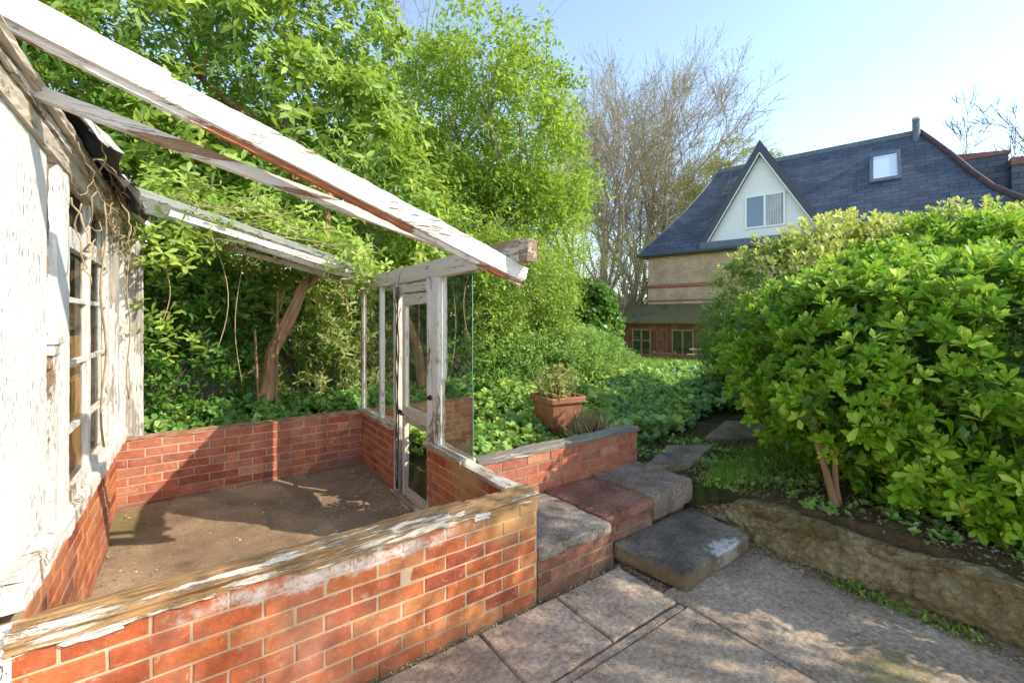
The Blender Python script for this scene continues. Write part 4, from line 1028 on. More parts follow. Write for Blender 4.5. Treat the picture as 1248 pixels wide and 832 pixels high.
# ---- bare trees
def bare(name, base, h, label, group, mat='bark_grey', r0=0.13, spread=0.5, lean=(0,0), depth=5, seed=0, leafmat=None, nleaf=0, multi=1, first=0.25, up_=0.02, rmin=0.0):
    rnd = random.Random(seed); root = plant(name, base, label, 'tree', group); mb = MB(); tips = []
    def grow(p, d, L, r, lv):
        r = max(r, rmin)
        n = 5 if lv < 3 else 3; pts = [p]; dd = d.copy()
        for i in range(n):
            dd = (dd + Vector((rnd.gauss(0,.10), rnd.gauss(0,.10), rnd.gauss(up_,.06)))).normalized(); pts.append(pts[-1] + dd*(L/n))
        mb.tube(pts, [r*(1-0.45*i/n) for i in range(n+1)], 7 if lv == 0 else (5 if lv < 2 else 3), cap=False)
        if lv >= depth: tips.append((pts[-1], dd)); return
        kids = rnd.randint(3, 4) if lv else rnd.randint(5, 7)
        for k in range(kids):
            f = rnd.uniform(0.35 if lv else first, 1.0); i = min(int(f*n), n-1); q = pts[i].lerp(pts[i+1], f*n-i)
            nd = (dd + Vector((rnd.gauss(0,spread), rnd.gauss(0,spread), rnd.gauss(0.02,0.3)))).normalized()
            grow(q, nd, L*rnd.uniform(0.5,0.72)*(1.15-0.35*f if lv == 0 else 1), r*(1-0.4*f)*rnd.uniform(0.42,0.6), lv+1)
        grow(pts[-1], dd, L*0.6, r*0.5, lv+1)
    for m in range(multi):
        b = Vector(base) + Vector((rnd.gauss(0,.25), rnd.gauss(0,.25), 0))*(multi > 1)
        grow(b, Vector((lean[0]+rnd.gauss(0,.1), lean[1]+rnd.gauss(0,.1), 1)).normalized(), h*0.42*rnd.uniform(0.85,1.1), r0*rnd.uniform(0.7,1.0), 0)
    trunk(root, mb, mat)
    if leafmat and tips:
        T = np.array([tuple(a) for a, b in tips]); i = rng.integers(0, len(T), nleaf); P = T[i] + rng.normal(0, 0.22, (nleaf,3))
        foliage(root, P, rdir(nleaf), rdir(nleaf)+np.array([0,0,1]), (0.15 if h > 10 else 0.12)*rng.uniform(.6,1.2,nleaf), 0.6, 'dia', leafmat, None, None, 'sparse_leaves')
    return root
BT = 'bare budding trees behind the garden'
bare('bare_tree', (6.3,31.5,-0.6), 24.5, 'tall bare budding tree nearest the leafy green tree', BT, 'bark_tan', 0.25, 0.5, (0.02,0.03), 5, 3, 'lf_olive', 5000, 2, rmin=0.011)
bare('bare_tree', (8.2,32.5,-0.6), 26.5, 'wide bare tree leaning right toward the slate roof', BT, 'bark_tan', 0.27, 0.55, (0.12,0.04), 5, 4, 'lf_yellow', 5000, 2, rmin=0.012)
bare('bare_tree', (10.5,38.0,-0.6), 27, 'fine twigged bare tree behind the left edge of the slate roof', BT, 'bark_grey', 0.26, 0.55, (0.20,0.04), 5, 5, 'lf_yellow', 3000, 2, rmin=0.013)
bare('bare_tree', (8.6,33.0,-0.6), 12.0, 'short twiggy bare tree between the taller bare trunks and the roof', BT, 'bark_tan', 0.12, 0.5, (0.05,0.03), 4, 6, 'lf_yellow', 5000, 4)
bare('bare_tree', (-3.0,12.8,1.4), 15.5, 'bare grey tree whose twigs rise above the climber at the top', BT, 'bark_grey', 0.13, 0.5, (0.0,0), 5, 7)
bare('bare_tree', (30.0,27.0,-0.4), 21.0, 'distant bare tree at the right edge beyond the slate roof', BT, 'bark_dark', 0.22, 0.55, (0.0,0), 5, 8, rmin=0.015)
# copse of thin pale trunks between the house and the green trees
for i in range(12):
    y = 26.0 + random.uniform(-2.0, 3.0); px_ = 690 + i*8 + random.uniform(-4,4)
    bare('sapling', ((px_-624)/540*y, y, -0.5), random.uniform(7.0, 10.5), 'slender pale sapling in the thicket left of the brick house', 'slender saplings in the thicket', 'bark_tan', 0.085, 0.3, (random.uniform(-.06,.06),0), 3, 50+i, 'lf_yellow', 220)

# ---- yellow and dark backdrop trees
tree('autumn_tree', (12.5,33,-0.4), [(14.5,33,11.6,1.9),(17.2,34,13.2,2.0),(19.6,35,13.0,1.7),(12.6,33,10.0,1.9)], 'golden tinged tree crown behind the slate roof beside the gable', 'lf_yellow', 420, 12, 0.6, 0.14, seed=30, r0=0.2)
FT = 'round backdrop trees beyond the garden'
for i, (x, y, z, r, mt, lb) in enumerate(((5.6,31,1.6,1.9,'lf_olive','olive backdrop bush left of the brick house wall'),(1.5,19,1.6,1.8,'lf_mid','bright backdrop bush behind the bare trunks'),(-6,17,4.5,3.2,'lf_climb','broad backdrop tree behind the climber tree'),(-11,14,5,3.6,'lf_climb','big backdrop tree at the far left behind the outbuilding'),(0,24,2.6,2.4,'lf_olive','pale backdrop tree behind the tall middle tree'))):
    tree('backdrop_tree', (x, y, terr(x,y)), [(x,y,z,r),(x-0.7*r,y+0.3,z-0.3*r,0.7*r),(x+0.75*r,y+0.2,z-0.25*r,0.7*r),(x,y,z+0.6*r,0.6*r)], lb, mt, 330, 12, 0.2*r, 0.05+0.03*r, seed=40+i, group=FT, r0=0.1*r)

# far woodland as one mass
xs = np.concatenate([rng.uniform(-90, 110, 9000)]); P = np.stack([xs, rng.uniform(60, 85, 9000), rng.gamma(2.0, 1.2, 9000)], 1); P[:,2] = -0.5 + rng.uniform(0,1,9000)*(4.5+1.6*np.sin(P[:,0]*0.13)+1.0*np.sin(P[:,0]*0.41))
o = leaf_mesh('far_woodland', P, rdir(9000), rdir(9000), 2.0*rng.uniform(.5,1.2,9000), 0.8, 'dia', M['lf_dark'], rng.random(9000), np.zeros(9000)); tag(o, 'hazy far off wood closing the horizon', 'woodland', kind='stuff')

# ---- ivy stump and bramble mound left of the lean-to
shrub('ivy_thicket', (1.6,11.8,0.2), [(1.45,11.8,1.9,0.6),(2.05,12.0,1.95,0.62),(2.45,12.2,1.5,0.5),(1.8,11.7,1.3,0.6),(2.3,11.8,1.0,0.5)], 'dark ivy smothered stump beside the wooden lean-to', 'ivy', 'lf_dark', 'round', 0.10, 0.85, 520, 9, 0.18, 5, 1.0, seed=60, var=(0,0.7), barkm='bark_grey', trunk_r=0.05)
shrub('bramble_mound', (0.9,9.4,0.3), [(0.4,8.2,0.75,0.75,0.7,0.55),(1.0,9.0,0.85,0.8,0.8,0.55),(1.6,10.0,0.75,0.8,0.8,0.5),(2.2,11.0,0.42,0.8,0.9,0.4),(-0.4,7.6,0.75,0.8,0.7,0.5)],
      'pale sprawling bramble mound falling toward the wooden lean-to', 'bramble', 'lf_ground', 'dia', 0.07, 0.6, 700, 10, 0.16, 6, 1.0, seed=61, yg=0.3, kind='spray', inner_mat='lf_ground')

# ---- ground cover
def cover_h(x, y):
    return 0.20 + 0.12*math.sin(x*2.3+y*1.1) + 0.10*math.sin(x*4.1-y*2.7+1) + 0.22*noise.noise(Vector((x*0.7, y*0.7, 7)))
def on_path(x, y):
    ax_, ay_, bx_, by_ = 1.25, 3.85, 3.0, 5.6; t_ = max(0, min(1, ((x-ax_)*(bx_-ax_)+(y-ay_)*(by_-ay_))/((bx_-ax_)**2+(by_-ay_)**2)))
    return math.hypot(x-ax_-t_*(bx_-ax_), y-ay_-t_*(by_-ay_)) < 0.36 + 0.1*noise.noise(Vector((x*3, y*3, 0)))
def ground_cover(name, n, region, mat, tpl, L, W, label, hs=1.0, young=0.25, lift=0.0, seedless=False):
    Pn = []; ds = []
    while len(Pn) < n:
        x, y = region(); z = terr(x, y)
        u, v = toUV(x, y)
        if z < 0 and y < 12: continue
        if on_path(x, y): continue
        if v < 0.80 and u < 1.74: continue
        if u < 0.02 and v < 3.05: continue
        hgt = max(0.05, cover_h(x, y))*hs; f = random.random()**0.45
        Pn.append((x, y, z + lift + hgt*f)); ds.append(f)
    P = np.array(Pn); f = np.array(ds)
    A = unit(np.array([0,0,1.0])[None,:] + 0.45*rng.normal(size=P.shape))
    sc = 0.7 + 0.06*P[:,1]
    p, D, N, Ls = whorl(P, A, 4, 1.15, L, 0.3); Ls = Ls*np.repeat(np.clip(sc, 0.8, 2.0), 4)
    y_ = np.repeat((rng.random(len(P)) < young)*f, 4)*0.7
    o = leaf_mesh(name, p, D, N, Ls, W, tpl, M[mat], np.clip(rng.random(len(p))*0.6 + np.repeat(f,4)*0.4, 0, 1), y_)
    tag(o, label, 'ground cover', kind='stuff'); return o
def reg_a():
    d = 3.2 + 8.5*random.random()**1.3; r = random.uniform(-0.30, 0.40); return r*d, d
def reg_b():
    d = 4.0 + 8*random.random()**1.2; r = random.uniform(0.20, 0.62); return r*d, d
def stones_ok(x, y):
    return True
def reg_b2():
    while True:
        x, y = reg_b(); u, v = toUV(x, y)
        if y < 4.9 and x > 1.2 + 0.0: 
            if x > 1.25 + (y-3.9)*1.2 - 0.0: continue
        if 4.9 <= y < 5.6 and x > 2.2: continue
        return x, y
def in_stone(x, y):
    return False
ground_cover('ground_cover', 9000, reg_a, 'lf_ground', 'round', 0.068, 0.75, 'bright leafy ground cover spreading behind the brick retaining wall', 1.0, 0.5)
ground_cover('ground_cover', 6500, reg_b2, 'lf_blue', 'round', 0.068, 0.8, 'blue green leafy ground cover between the path stones and the lean-to', 0.85, 0.3)
def reg_c():
    d = 10 + 6*random.random(); r = random.uniform(0.1, 0.62); return r*d, d
ground_cover('ground_cover', 3000, reg_c, 'lf_grass', 'round', 0.05, 0.7, 'sunlit yellow green ground cover in front of the wooden lean-to', 0.6, 0.6)

# grass tufts between the path and the shrub
def grass(n, regf, label, L=0.10):
    B = []
    while len(B) < n:
        x, y = regf(); z = terr(x, y)
        if z < 0 and y < 10: continue
        if on_path(x, y) and random.random() < 0.93: continue
        B.append((x, y, z-0.01))
    B = np.array(B); n = len(B); A = unit(np.array([0,0,1.0])[None,:]*0.9 + 0.55*rng.normal(size=B.shape)); A[:,2] = np.abs(A[:,2])
    o = leaf_mesh('grass', B, A, rdir(n), L*rng.uniform(.5,1.5,n), 0.07, 'blade', M['lf_grass'], rng.random(n), rng.random(n)*0.4); tag(o, label, 'grass', kind='stuff')
def g1():
    c = random.choice(((1.95,3.95,0.25),(2.15,4.3,0.3),(1.75,3.75,0.15),(2.45,4.6,0.3),(2.6,4.1,0.25),(1.85,4.5,0.15)))
    return random.gauss(c[0], c[2]), random.gauss(c[1], c[2])
grass(5000, g1, 'tufty bright grass between the path stones and the big shrub', 0.07)
def g2():
    p = G(random.gauss(1.60, 0.025), random.choice((-0.95,-1.05,-1.2,-1.35,-1.5))+random.gauss(0,0.06)); return p.x, p.y
B = np.array([(*g2(), 0.0) for _ in range(420)]); A = unit(np.array([-0.3,-0.3,0.8]) + 0.6*rng.normal(size=B.shape))
o = leaf_mesh('weeds', B, A, rdir(420), 0.035*rng.uniform(.5,1.5,420), 0.5, 'dia', M['lf_grass'], rng.random(420), rng.random(420)*0.6); tag(o, 'small green weeds at the foot of the rock edging', 'weeds', kind='stuff')
def g3():
    d = random.uniform(14, 23); return random.uniform(0.15,0.5)*d, d
grass(9000, g3, 'sunny lawn in front of the brick house', 0.22)

def g4():
    p = G(random.uniform(1.76, 2.7), random.uniform(-1.9, 1.0)); return p.x, p.y
B = np.array([(*q, terr(*q)+random.random()*0.03) for q in (g4() for _ in range(900)) if terr(*q) > 0 and noise.noise(Vector((q[0]*3, q[1]*3, 2))) > -0.05])
p, D, N, Ls = whorl(B, unit(np.array([0,0,1.0])+0.5*rng.normal(size=B.shape)), 5, 1.15, 0.035, 0.3)
o = leaf_mesh('bed_weeds', p, D, N, Ls, 0.7, 'round', M['lf_ground'], rng.random(len(p)), rng.random(len(p))*0.3); tag(o, 'low scattered weeds on the bare soil under the bright shrub', 'weeds', kind='stuff')
def g5():
    p = G(random.uniform(1.74, 2.9), random.uniform(-0.5, 2.2)); return p.x, p.y
grass(1500, g5, 'thin grass blades scattered over the bed and the path edge', 0.07)
# dead leaf litter
def litter(n, f, label, L=0.03, zoff=0.006):
    B = np.array([f() for _ in range(n)]); N = np.array([0,0,1.0]) + 0.4*rng.normal(size=B.shape); D = rdir(n); D[:,2] *= 0.25
    o = leaf_mesh('leaf_litter', B, D, N, L*rng.uniform(.4,1.4,n), 0.5, 'dia', M['lf_dead'], rng.random(n), (rng.random(n) > 0.9)*1.0); tag(o, label, 'leaf litter', kind='stuff')
def l1():
    v = random.uniform(-2.4, 0.05); u = 1.64 - abs(random.gauss(0, 0.07)); p = G(u, v, 0.008+random.random()*0.012); return tuple(p)
def l2():
    while True:
        p = G(random.uniform(1.75, 2.9), random.uniform(-2.2, 0.9)); z = terr(p.x, p.y)
        if z > 0: return (p.x, p.y, z + random.uniform(0, 0.03))
def l3():
    s = random.random()
    if s < 0.4: u, v = -2.06+abs(random.gauss(0,0.12)), random.uniform(0.1, 2.9)
    elif s < 0.6: u, v = random.uniform(-2,-0.1), 2.9-abs(random.gauss(0,0.05))
    elif s < 0.85: u, v = -0.11-abs(random.gauss(0,0.10)), random.uniform(1.2, 2.9)
    else: u, v = random.uniform(-2,-0.1), random.uniform(0.1, 2.9)
    return tuple(G(u, v, hs(u, v)+0.004))
def l4():
    if random.random() < 0.5: u, v = random.uniform(-1.0, 0.70), -0.012-abs(random.gauss(0, 0.012))
    elif random.random() < 0.5: u, v = 0.68+random.gauss(0, 0.02), random.uniform(-0.5, 0.0)
    else: u, v = random.uniform(-0.6, 1.6), random.choice((-0.46, -0.516))+random.gauss(0, 0.01)
    return tuple(G(u, v, 0.004))
litter(2000, l1, 'dead leaves gathered along the foot of the rock edging', 0.022)
litter(5200, l2, 'brown leaf litter on the bed under the shrub', 0.026)
litter(650, l3, 'dry leaf scraps round the edges of the greenhouse floor', 0.022)
litter(1300, l4, 'crumbs of leaf and grit in the terrace joints', 0.013)

# ---- big shrub on the right
bush_st = [([(2.23,3.03,0.26),(2.20,3.04,0.40),(2.17,3.06,0.55),(2.13,3.10,0.74),(2.2,3.2,1.0)], 0.030), ([(2.25,3.03,0.24),(2.24,3.06,0.42),(2.27,3.12,0.62),(2.4,3.2,0.95)], 0.024)]
shrub('broadleaf_shrub', (2.23,3.03,0.30), [(2.62,3.22,1.22,0.66),(3.24,2.95,1.10,0.84),(2.58,3.70,1.25,0.66),(3.20,3.75,1.3,0.85),(4.1,3.1,1.25,1.0),(3.45,2.42,0.74,0.62),(2.98,2.95,0.80,0.58),(4.3,4.2,1.6,0.95)],
      'large bright yellow green shrub with leaf rosettes on the mossy rock edging', 'shrub', 'lf_bush', 'obov', 0.088, 0.46, 1450, 8, 0.15, 9, 0.85, seed=70, yg=0.28, barkm='bark_warm', inner_mat='lf_dark', trunk_r=0.022, upb=0.75, inner=0.90, fill=0.45, limbn=0, stems=bush_st, amp=0.12)
shrub('variegated_shrub', (3.4,5.2,0.33), [(3.0,4.85,1.72,0.62),(3.6,4.9,1.80,0.74),(4.3,4.95,1.85,0.74),(5.2,5.1,1.9,0.8),(6.2,5.2,1.95,0.9),(2.95,5.0,1.2,0.6),(3.7,5.2,1.2,0.85),(7.4,5.4,2.0,1.0)],
      'tall shrub with pale yellow shoot tips standing behind the bright rosette shrub', 'shrub', 'lf_pale', 'leaf', 0.085, 0.5, 520, 7, 0.2, 8, 0.9, seed=71, yg=0.15, inner_mat='lf_dark', trunk_r=0.05, upb=0.6, inner=0.85, fill=0.4)
# upright yellow shoots of that shrub
P, d = shell([(3.0,4.8,1.88,0.55),(3.6,4.8,1.98,0.62),(4.2,4.9,2.03,0.62),(5.1,5.0,2.08,0.68),(6.1,5.1,2.15,0.72)], 1400, 0.9, 0.15, 77)
k = d[:,2] > 0.25; P = P[k]; d = d[k]; n = len(P)
root = [o for o in scn.objects if o.name.startswith('variegated_shrub')][0]
for q in range(3):
    p, D, N, Ls = whorl(P + np.array([0,0,0.05*q]) + d*0.03*q, unit(d*0.3+np.array([0,0,1.0])), 5, 0.75-0.12*q, 0.085-0.008*q, 0.25)
    foliage(root, p, D, N, Ls, 0.5, 'obov', 'lf_pale', rng.random(len(p)), 0.45+0.55*rng.random(len(p)), 'yellow_shoots')
shrub('soft_conifer', (3.0,6.6,0.3), [(3.15,6.4,0.9,0.28,0.3,0.6),(3.5,6.8,1.4,0.4,0.5,0.8)], 'soft dark conifer like shrub peeping left of the big shrub', 'shrub', 'lf_dark', 'dia', 0.06, 0.25, 300, 10, 0.15, 7, 0.8, seed=72, var=(0.2,0.9), yg=0.1, kind='spray')

# ------------------------------------------------------------------ terracotta pot
pb = (0.485, 4.75, 0.42)
pot = empty('terracotta_pot', pb, None, 'square terracotta pot with a thick rim standing in the ground cover', 'plant pot')
mb = MB()
def ring_sq(mb, hw, z, ang=0.45):
    out = []
    for i in range(4):
        for f in np.linspace(-0.86, 0.86, 4):
            a = i*math.pi/2; x = hw; y = hw*f; X = x*math.cos(a)-y*math.sin(a); Y = x*math.sin(a)+y*math.cos(a)
            out.append(mb.vert((pb[0]+X*math.cos(ang)-Y*math.sin(ang), pb[1]+X*math.sin(ang)+Y*math.cos(ang), z)))
    return out
prof = [(0.135,0.42),(0.165,0.50),(0.185,0.60),(0.200,0.735),(0.222,0.740),(0.228,0.75),(0.230,0.792),(0.222,0.803),(0.198,0.803),(0.193,0.79),(0.19,0.76)]
rr = [ring_sq(mb, a, z) for a, z in prof]
for k in range(len(rr)-1):
    for i in range(16): j = (i+1) % 16; mb.face((rr[k][i], rr[k][j], rr[k+1][j], rr[k+1][i]))
mb.face(rr[0][::-1]); mb.build('body', M['terracotta'], pot, pb)
mb = MB(); r1 = ring_sq(mb, 0.191, 0.765); mb.face(r1); mb.build('soil', M['soil'], pot, pb)
root = plant('potted_plant', (pb[0], pb[1], 0.77), 'straggly half dry plant growing in the square terracotta pot', 'plant')
n = 150; B = np.array([(pb[0]+random.gauss(0,.07), pb[1]+random.gauss(0,.07), 0.77+random.random()*0.02) for _ in range(n)])
A = unit(np.array([0,0,1.0])+0.38*rng.normal(size=(n,3))); A[:,2] = np.abs(A[:,2]); LL = rng.uniform(0.1, 0.36, n)
foliage(root, B, A, rdir(n), LL, 0.06, 'blade', 'lf_olive', None, rng.random(n), 'blades')
T = B + A*LL[:,None]; p, D, N, Ls = whorl(T, A, 5, 1.0, 0.04); foliage(root, p, D, N, Ls, 0.55, 'leaf', 'lf_olive', None, rng.random(len(p)), 'leaves')
mb = MB()
for i in range(60): mb.tube([B[i], B[i]+A[i]*LL[i]*0.6, T[i]], 0.0025, 4)
mb.build('stem', M['dead_stem'], root, tuple(root.location))
# dead brown clump right of the pot
bc = tuple(G(1.42, 0.98, 0.35)); root = plant('withered_plant', bc, 'withered reddish brown clump behind the far end of the brick retaining wall', 'plant')
n = 420; B = np.array([(bc[0]+random.gauss(0,.05), bc[1]+random.gauss(0,.05), 0.34) for _ in range(n)]); A = unit(np.array([0,0,1.0])+0.25*rng.normal(size=(n,3))); A[:,2] = np.abs(A[:,2])
foliage(root, B, A, rdir(n), rng.uniform(.15,.5,n), 0.05, 'blade', 'lf_dead', None, None, 'dry_stems')

# ------------------------------------------------------------------ the house
hs_ = empty('brick_house', (0,0,-0.4), 'H', 'pale brick house with a steep dark slate roof and white gabled dormer', 'house')
HO = (0,0,-0.4)
def brick_tex(name, c1, c2, cm, sc, bw, rh, ms=0.02, kind='UV', bump=0.4, rough=0.8, spec=0.3, mscale=1.0, off=0.5):
    t = NT(name); tc = t.n('ShaderNodeTexCoord'); b = t.n('ShaderNodeTexBrick')
    t.l(tc.outputs[kind], b.inputs['Vector']); b.offset = off
    for s_, val in (('Scale', 1.0), ('Mortar Size', ms), ('Brick Width', bw), ('Row Height', rh), ('Bias', 0.0), ('Mortar Smooth', 0.2)): b.inputs[s_].default_value = val
    b.inputs['Color1'].default_value = (*c1,1); b.inputs['Color2'].default_value = (*c2,1); b.inputs['Mortar'].default_value = (*cm,1)
    n1 = t.noise(t.coord('Object'), sc, 6, 0.6); n2 = t.noise(t.coord('Object'), sc*12, 4, 0.6)
    c = t.mix(0.7, b.outputs['Color'], t.ramp(n1, [(0.3, 0.6), (0.7, 1.3)]), 'MULTIPLY'); c = t.mix(0.4, c, t.ramp(n2, [(0.3, 0.5), (0.7, 1.2)]), 'MULTIPLY')
    h = t.math('ADD', t.math('MULTIPLY', b.outputs['Fac'], -1.0), t.math('MULTIPLY', n2, 0.3))
    M[name] = t.finish(t.pbr(c, rough, t.bump(h, bump, 0.02), spec)); return t
brick_tex('stock_brick', (0.52,0.33,0.19), (0.64,0.44,0.27), (0.46,0.36,0.26), 1.0, 0.225, 0.075, 0.010)
simple('red_band', (0.34,0.10,0.075), 0.8, 0.2, 0, 7, 0.6)
brick_tex('slates', (0.055,0.068,0.095), (0.095,0.112,0.145), (0.012,0.015,0.022), 0.9, 0.62, 0.27, 0.012, bump=0.3, rough=0.5, spec=0.35)
t = NT('lean_roof'); v = t.coord('Object'); n1 = t.noise(v, 1.3, 5, 0.6); n2 = t.noise(v, 14, 5, 0.7)
c = t.ramp(n1, [(0.42, (0.15,0.12,0.055)), (0.55, (0.14,0.13,0.045)), (0.68, (0.055,0.06,0.075))]); c = t.mix(0.5, c, t.ramp(n2, [(0.3,0.5),(0.7,1.3)]), 'MULTIPLY')
M['lean_roof'] = t.finish(t.pbr(c, 0.85, t.bump(n2, 0.6, 0.03), 0.2))
def wallface(mb, x0, x1, z0, z1, y, holes=()):
    """vertical wall strip facing -y with uv in metres, cut round holes (x0,x1,z0,z1)"""
    xs_ = sorted({x0, x1, *[h[0] for h in holes], *[h[1] for h in holes]}); zs_ = sorted({z0, z1, *[h[2] for h in holes], *[h[3] for h in holes]})
    for i in range(len(xs_)-1):
        for j in range(len(zs_)-1):
            a, b, c_, d_ = xs_[i], xs_[i+1], zs_[j], zs_[j+1]
            if any(h[0] <= (a+b)/2 <= h[1] and h[2] <= (c_+d_)/2 <= h[3] for h in holes): continue
            mb.poly([(a,y,c_),(b,y,c_),(b,y,d_),(a,y,d_)], None, [(a,c_),(b,c_),(b,d_),(a,d_)])
ZW = 5.5
mb = MB(); wallface(mb, 0, 15, -0.5, ZW, 0.0)
mb.poly([(0,8.0,-0.5),(0,0,-0.5),(0,0,ZW),(0,8.0,ZW)], None, [(8,-.5),(0,-.5),(0,ZW),(8,ZW)])
mb.poly([(15,0,-0.5),(15,8,-0.5),(15,8,ZW),(15,0,ZW)], None, [(0,-.5),(8,-.5),(8,ZW),(0,ZW)])
mb.poly([(15,8,-0.5),(0,8,-0.5),(0,8,ZW),(15,8,ZW)], None, [(0,-.5),(15,-.5),(15,ZW),(0,ZW)])
mb.build('wall', M['stock_brick'], hs_, HO)
mb = MB()
for (z, h) in ((3.42, 0.15), (3.60,0.05), (2.66, 0.09)):
    mb.box((-0.012, -0.012, z), (15.01, 8.01, z+h))
mb.build('brick_band', M['red_band'], hs_, HO)
# roof: front slope z = 5.5 + 1.207 (y+0.35), bellcast left hip and curved right hip
def rz(y): return 5.5 + 1.207*(y+0.35)
hipL = [(-0.42,-0.35),(-0.10,0.05),(0.59,0.68),(1.49,1.74),(2.2,2.8),(2.87,4.0)]
hipR = [(15.3,-0.35),(14.62,0.25),(13.95,0.85),(13.45,1.6),(13.0,2.4),(12.5,3.2),(11.96,4.0)]
def interp(tab, y):
    for (x0,y0),(x1,y1) in zip(tab, tab[1:]):
        if y0 <= y <= y1: return x0+(x1-x0)*(y-y0)/(y1-y0)
    return tab[-1][0] if y > tab[-1][1] else tab[0][0]
mb = MB(); ys_ = [-0.35 + 4.35*i/16 for i in range(17)]
for a, b in zip(ys_, ys_[1:]):
    la, lb_, ra, rb_ = interp(hipL,a), interp(hipL,b), interp(hipR,a), interp(hipR,b); k = 1.567
    def zz(y): return rz(y) - 0.10*max(0, 1-(y+0.35)/1.2)**2
    mb.poly([(la,a,zz(a)),(ra,a,zz(a)),(rb_,b,zz(b)),(lb_,b,zz(b))], None, [(la,(a+.35)*k),(ra,(a+.35)*k),(rb_,(b+.35)*k),(lb_,(b+.35)*k)])
    a2, b2 = 8-a, 8-b
    mb.poly([(ra,a2,zz(a)),(la,a2,zz(a)),(lb_,b2,zz(b)),(rb_,b2,zz(b))], None, [(ra,(a+.35)*k),(la,(a+.35)*k),(lb_,(b+.35)*k),(rb_,(b+.35)*k)])
    mb.poly([(la,a2,zz(a)),(la,a,zz(a)),(lb_,b,zz(b)),(lb_,b2,zz(b))], None, [(a2,la*1.9),(a,la*1.9),(b,lb_*1.9),(b2,lb_*1.9)])
    mb.poly([(ra,a,zz(a)),(ra,a2,zz(a)),(rb_,b2,zz(b)),(rb_,b,zz(b))], None, [(a,-ra*1.9),(a2,-ra*1.9),(b2,-rb_*1.9),(b,-rb_*1.9)])
roof = mb.build('roof', M['slates'], hs_, HO)
mb = MB(); mb.box((2.85,3.93,rz(4.0)-0.02),(11.98,4.07,rz(4.0)+0.10)); mb.box((2.85,3.86,rz(4.0)-0.16),(11.9,3.925,rz(4.0)+0.06)); mb.build('ridge', M['lead'], roof, (0,0,0), bevel=0.01).location = (0,0,0.4)
roof.children[0].location = (0,0,0.4)
for ob in [c_ for c_ in roof.children]: ob.location = (0, 0, 0.4)
mb = MB(); mb.tube([(x, y-0.02, rz(y)+0.05) for x, y in hipR], 0.11, 7); o = mb.build('hip_tiles', M['ridge_tile'], roof, HO)
mb = MB(); mb.tube([(x, y-0.0, rz(y)+0.0-0.10*max(0,1-(y+.35)/1.2)**2) for x, y in hipL], 0.045, 6); mb.build('hip_tiles', M['lead'], roof, HO)
mb = MB(); mb.box((-0.5,-0.47,5.28),(15.4,-0.36,5.40)); mb.box((-0.42,-0.36,5.22),(15.3,0.02,5.30)); mb.box((-0.5,-0.47,5.28),(-0.40,8.4,5.40)); mb.build('gutter', M['fascia'], hs_, HO, bevel=0.01)
mb = MB(); mb.tube([(11.85,3.7,10.2),(11.85,3.7,11.25)], 0.15, 12); mb.build('flue', M['lead'], hs_, HO)
mb = MB(); mb.tube([(11.85,3.7,11.25),(11.85,3.7,11.36)], 0.17, 12); mb.build('flue_cap', M['felt_pale'], hs_, HO)
# dormer gable
mb = MB()
ax, az, bz, hw_ = 5.85, 10.42, 5.72, 2.72
mb.face([mb.vert(p) for p in ((ax-hw_,-0.12,bz),(ax+hw_,-0.12,bz),(ax,-0.12,az-0.05))])
mb.build('gable', M['stucco'], hs_, HO)
mb = MB()   # dormer roof planes run back into the main slope
def back_y(z): return (z-5.5)/1.207 - 0.35
for sgn in (-1, 1):
    e0 = (ax+sgn*(hw_+0.28), -0.32, bz-0.28); e1 = (ax, -0.32, az+0.12)
    b0_ = (ax+sgn*(hw_+0.28), back_y(bz-0.1), bz-0.28); b1_ = (ax, back_y(az+0.12)-0.05, az+0.12)
    mb.poly([e0, e1, b1_, b0_] if sgn < 0 else [e0, b0_, b1_, e1], None, [(0,0),(0,5.2),(4,5.2),(0.3,0)])
mb.build('dormer_roof', M['slates'], hs_, HO)
mb = MB()
for sgn in (-1, 1):
    o0 = Vector((ax+sgn*(hw_+0.30), -0.33, bz-0.30)); o1 = Vector((ax, -0.33, az+0.16))
    i0 = Vector((ax+sgn*(hw_-0.10), -0.33, bz-0.30)); i1 = Vector((ax, -0.33, az-0.56))
    q = [o0, o1, i1, i0]; bk = [p+Vector((0,0.17,0)) for p in q]
    ii = [mb.vert(p) for p in q]; jj = [mb.vert(p) for p in bk]
    mb.face(ii); mb.face(jj[::-1])
    for k in range(4): k2 = (k+1) % 4; mb.face((ii[k], jj[k], jj[k2], ii[k2]))
mb.build('bargeboard', M['fascia'], hs_, HO)
mb = MB()
for sgn in (-1, 1):
    mb.tube([(ax+sgn*(hw_-0.08), -0.335, bz-0.28), (ax, -0.335, az-0.50)], 0.03, 4)
mb.build('bargeboard_trim', M['upvc'], hs_, HO)
mb = MB(); mb.box((ax-hw_-0.1,-0.42,bz-0.32),(ax+hw_+0.1,-0.1,bz+0.02)); mb.build('apron', M['lead'], hs_, HO)
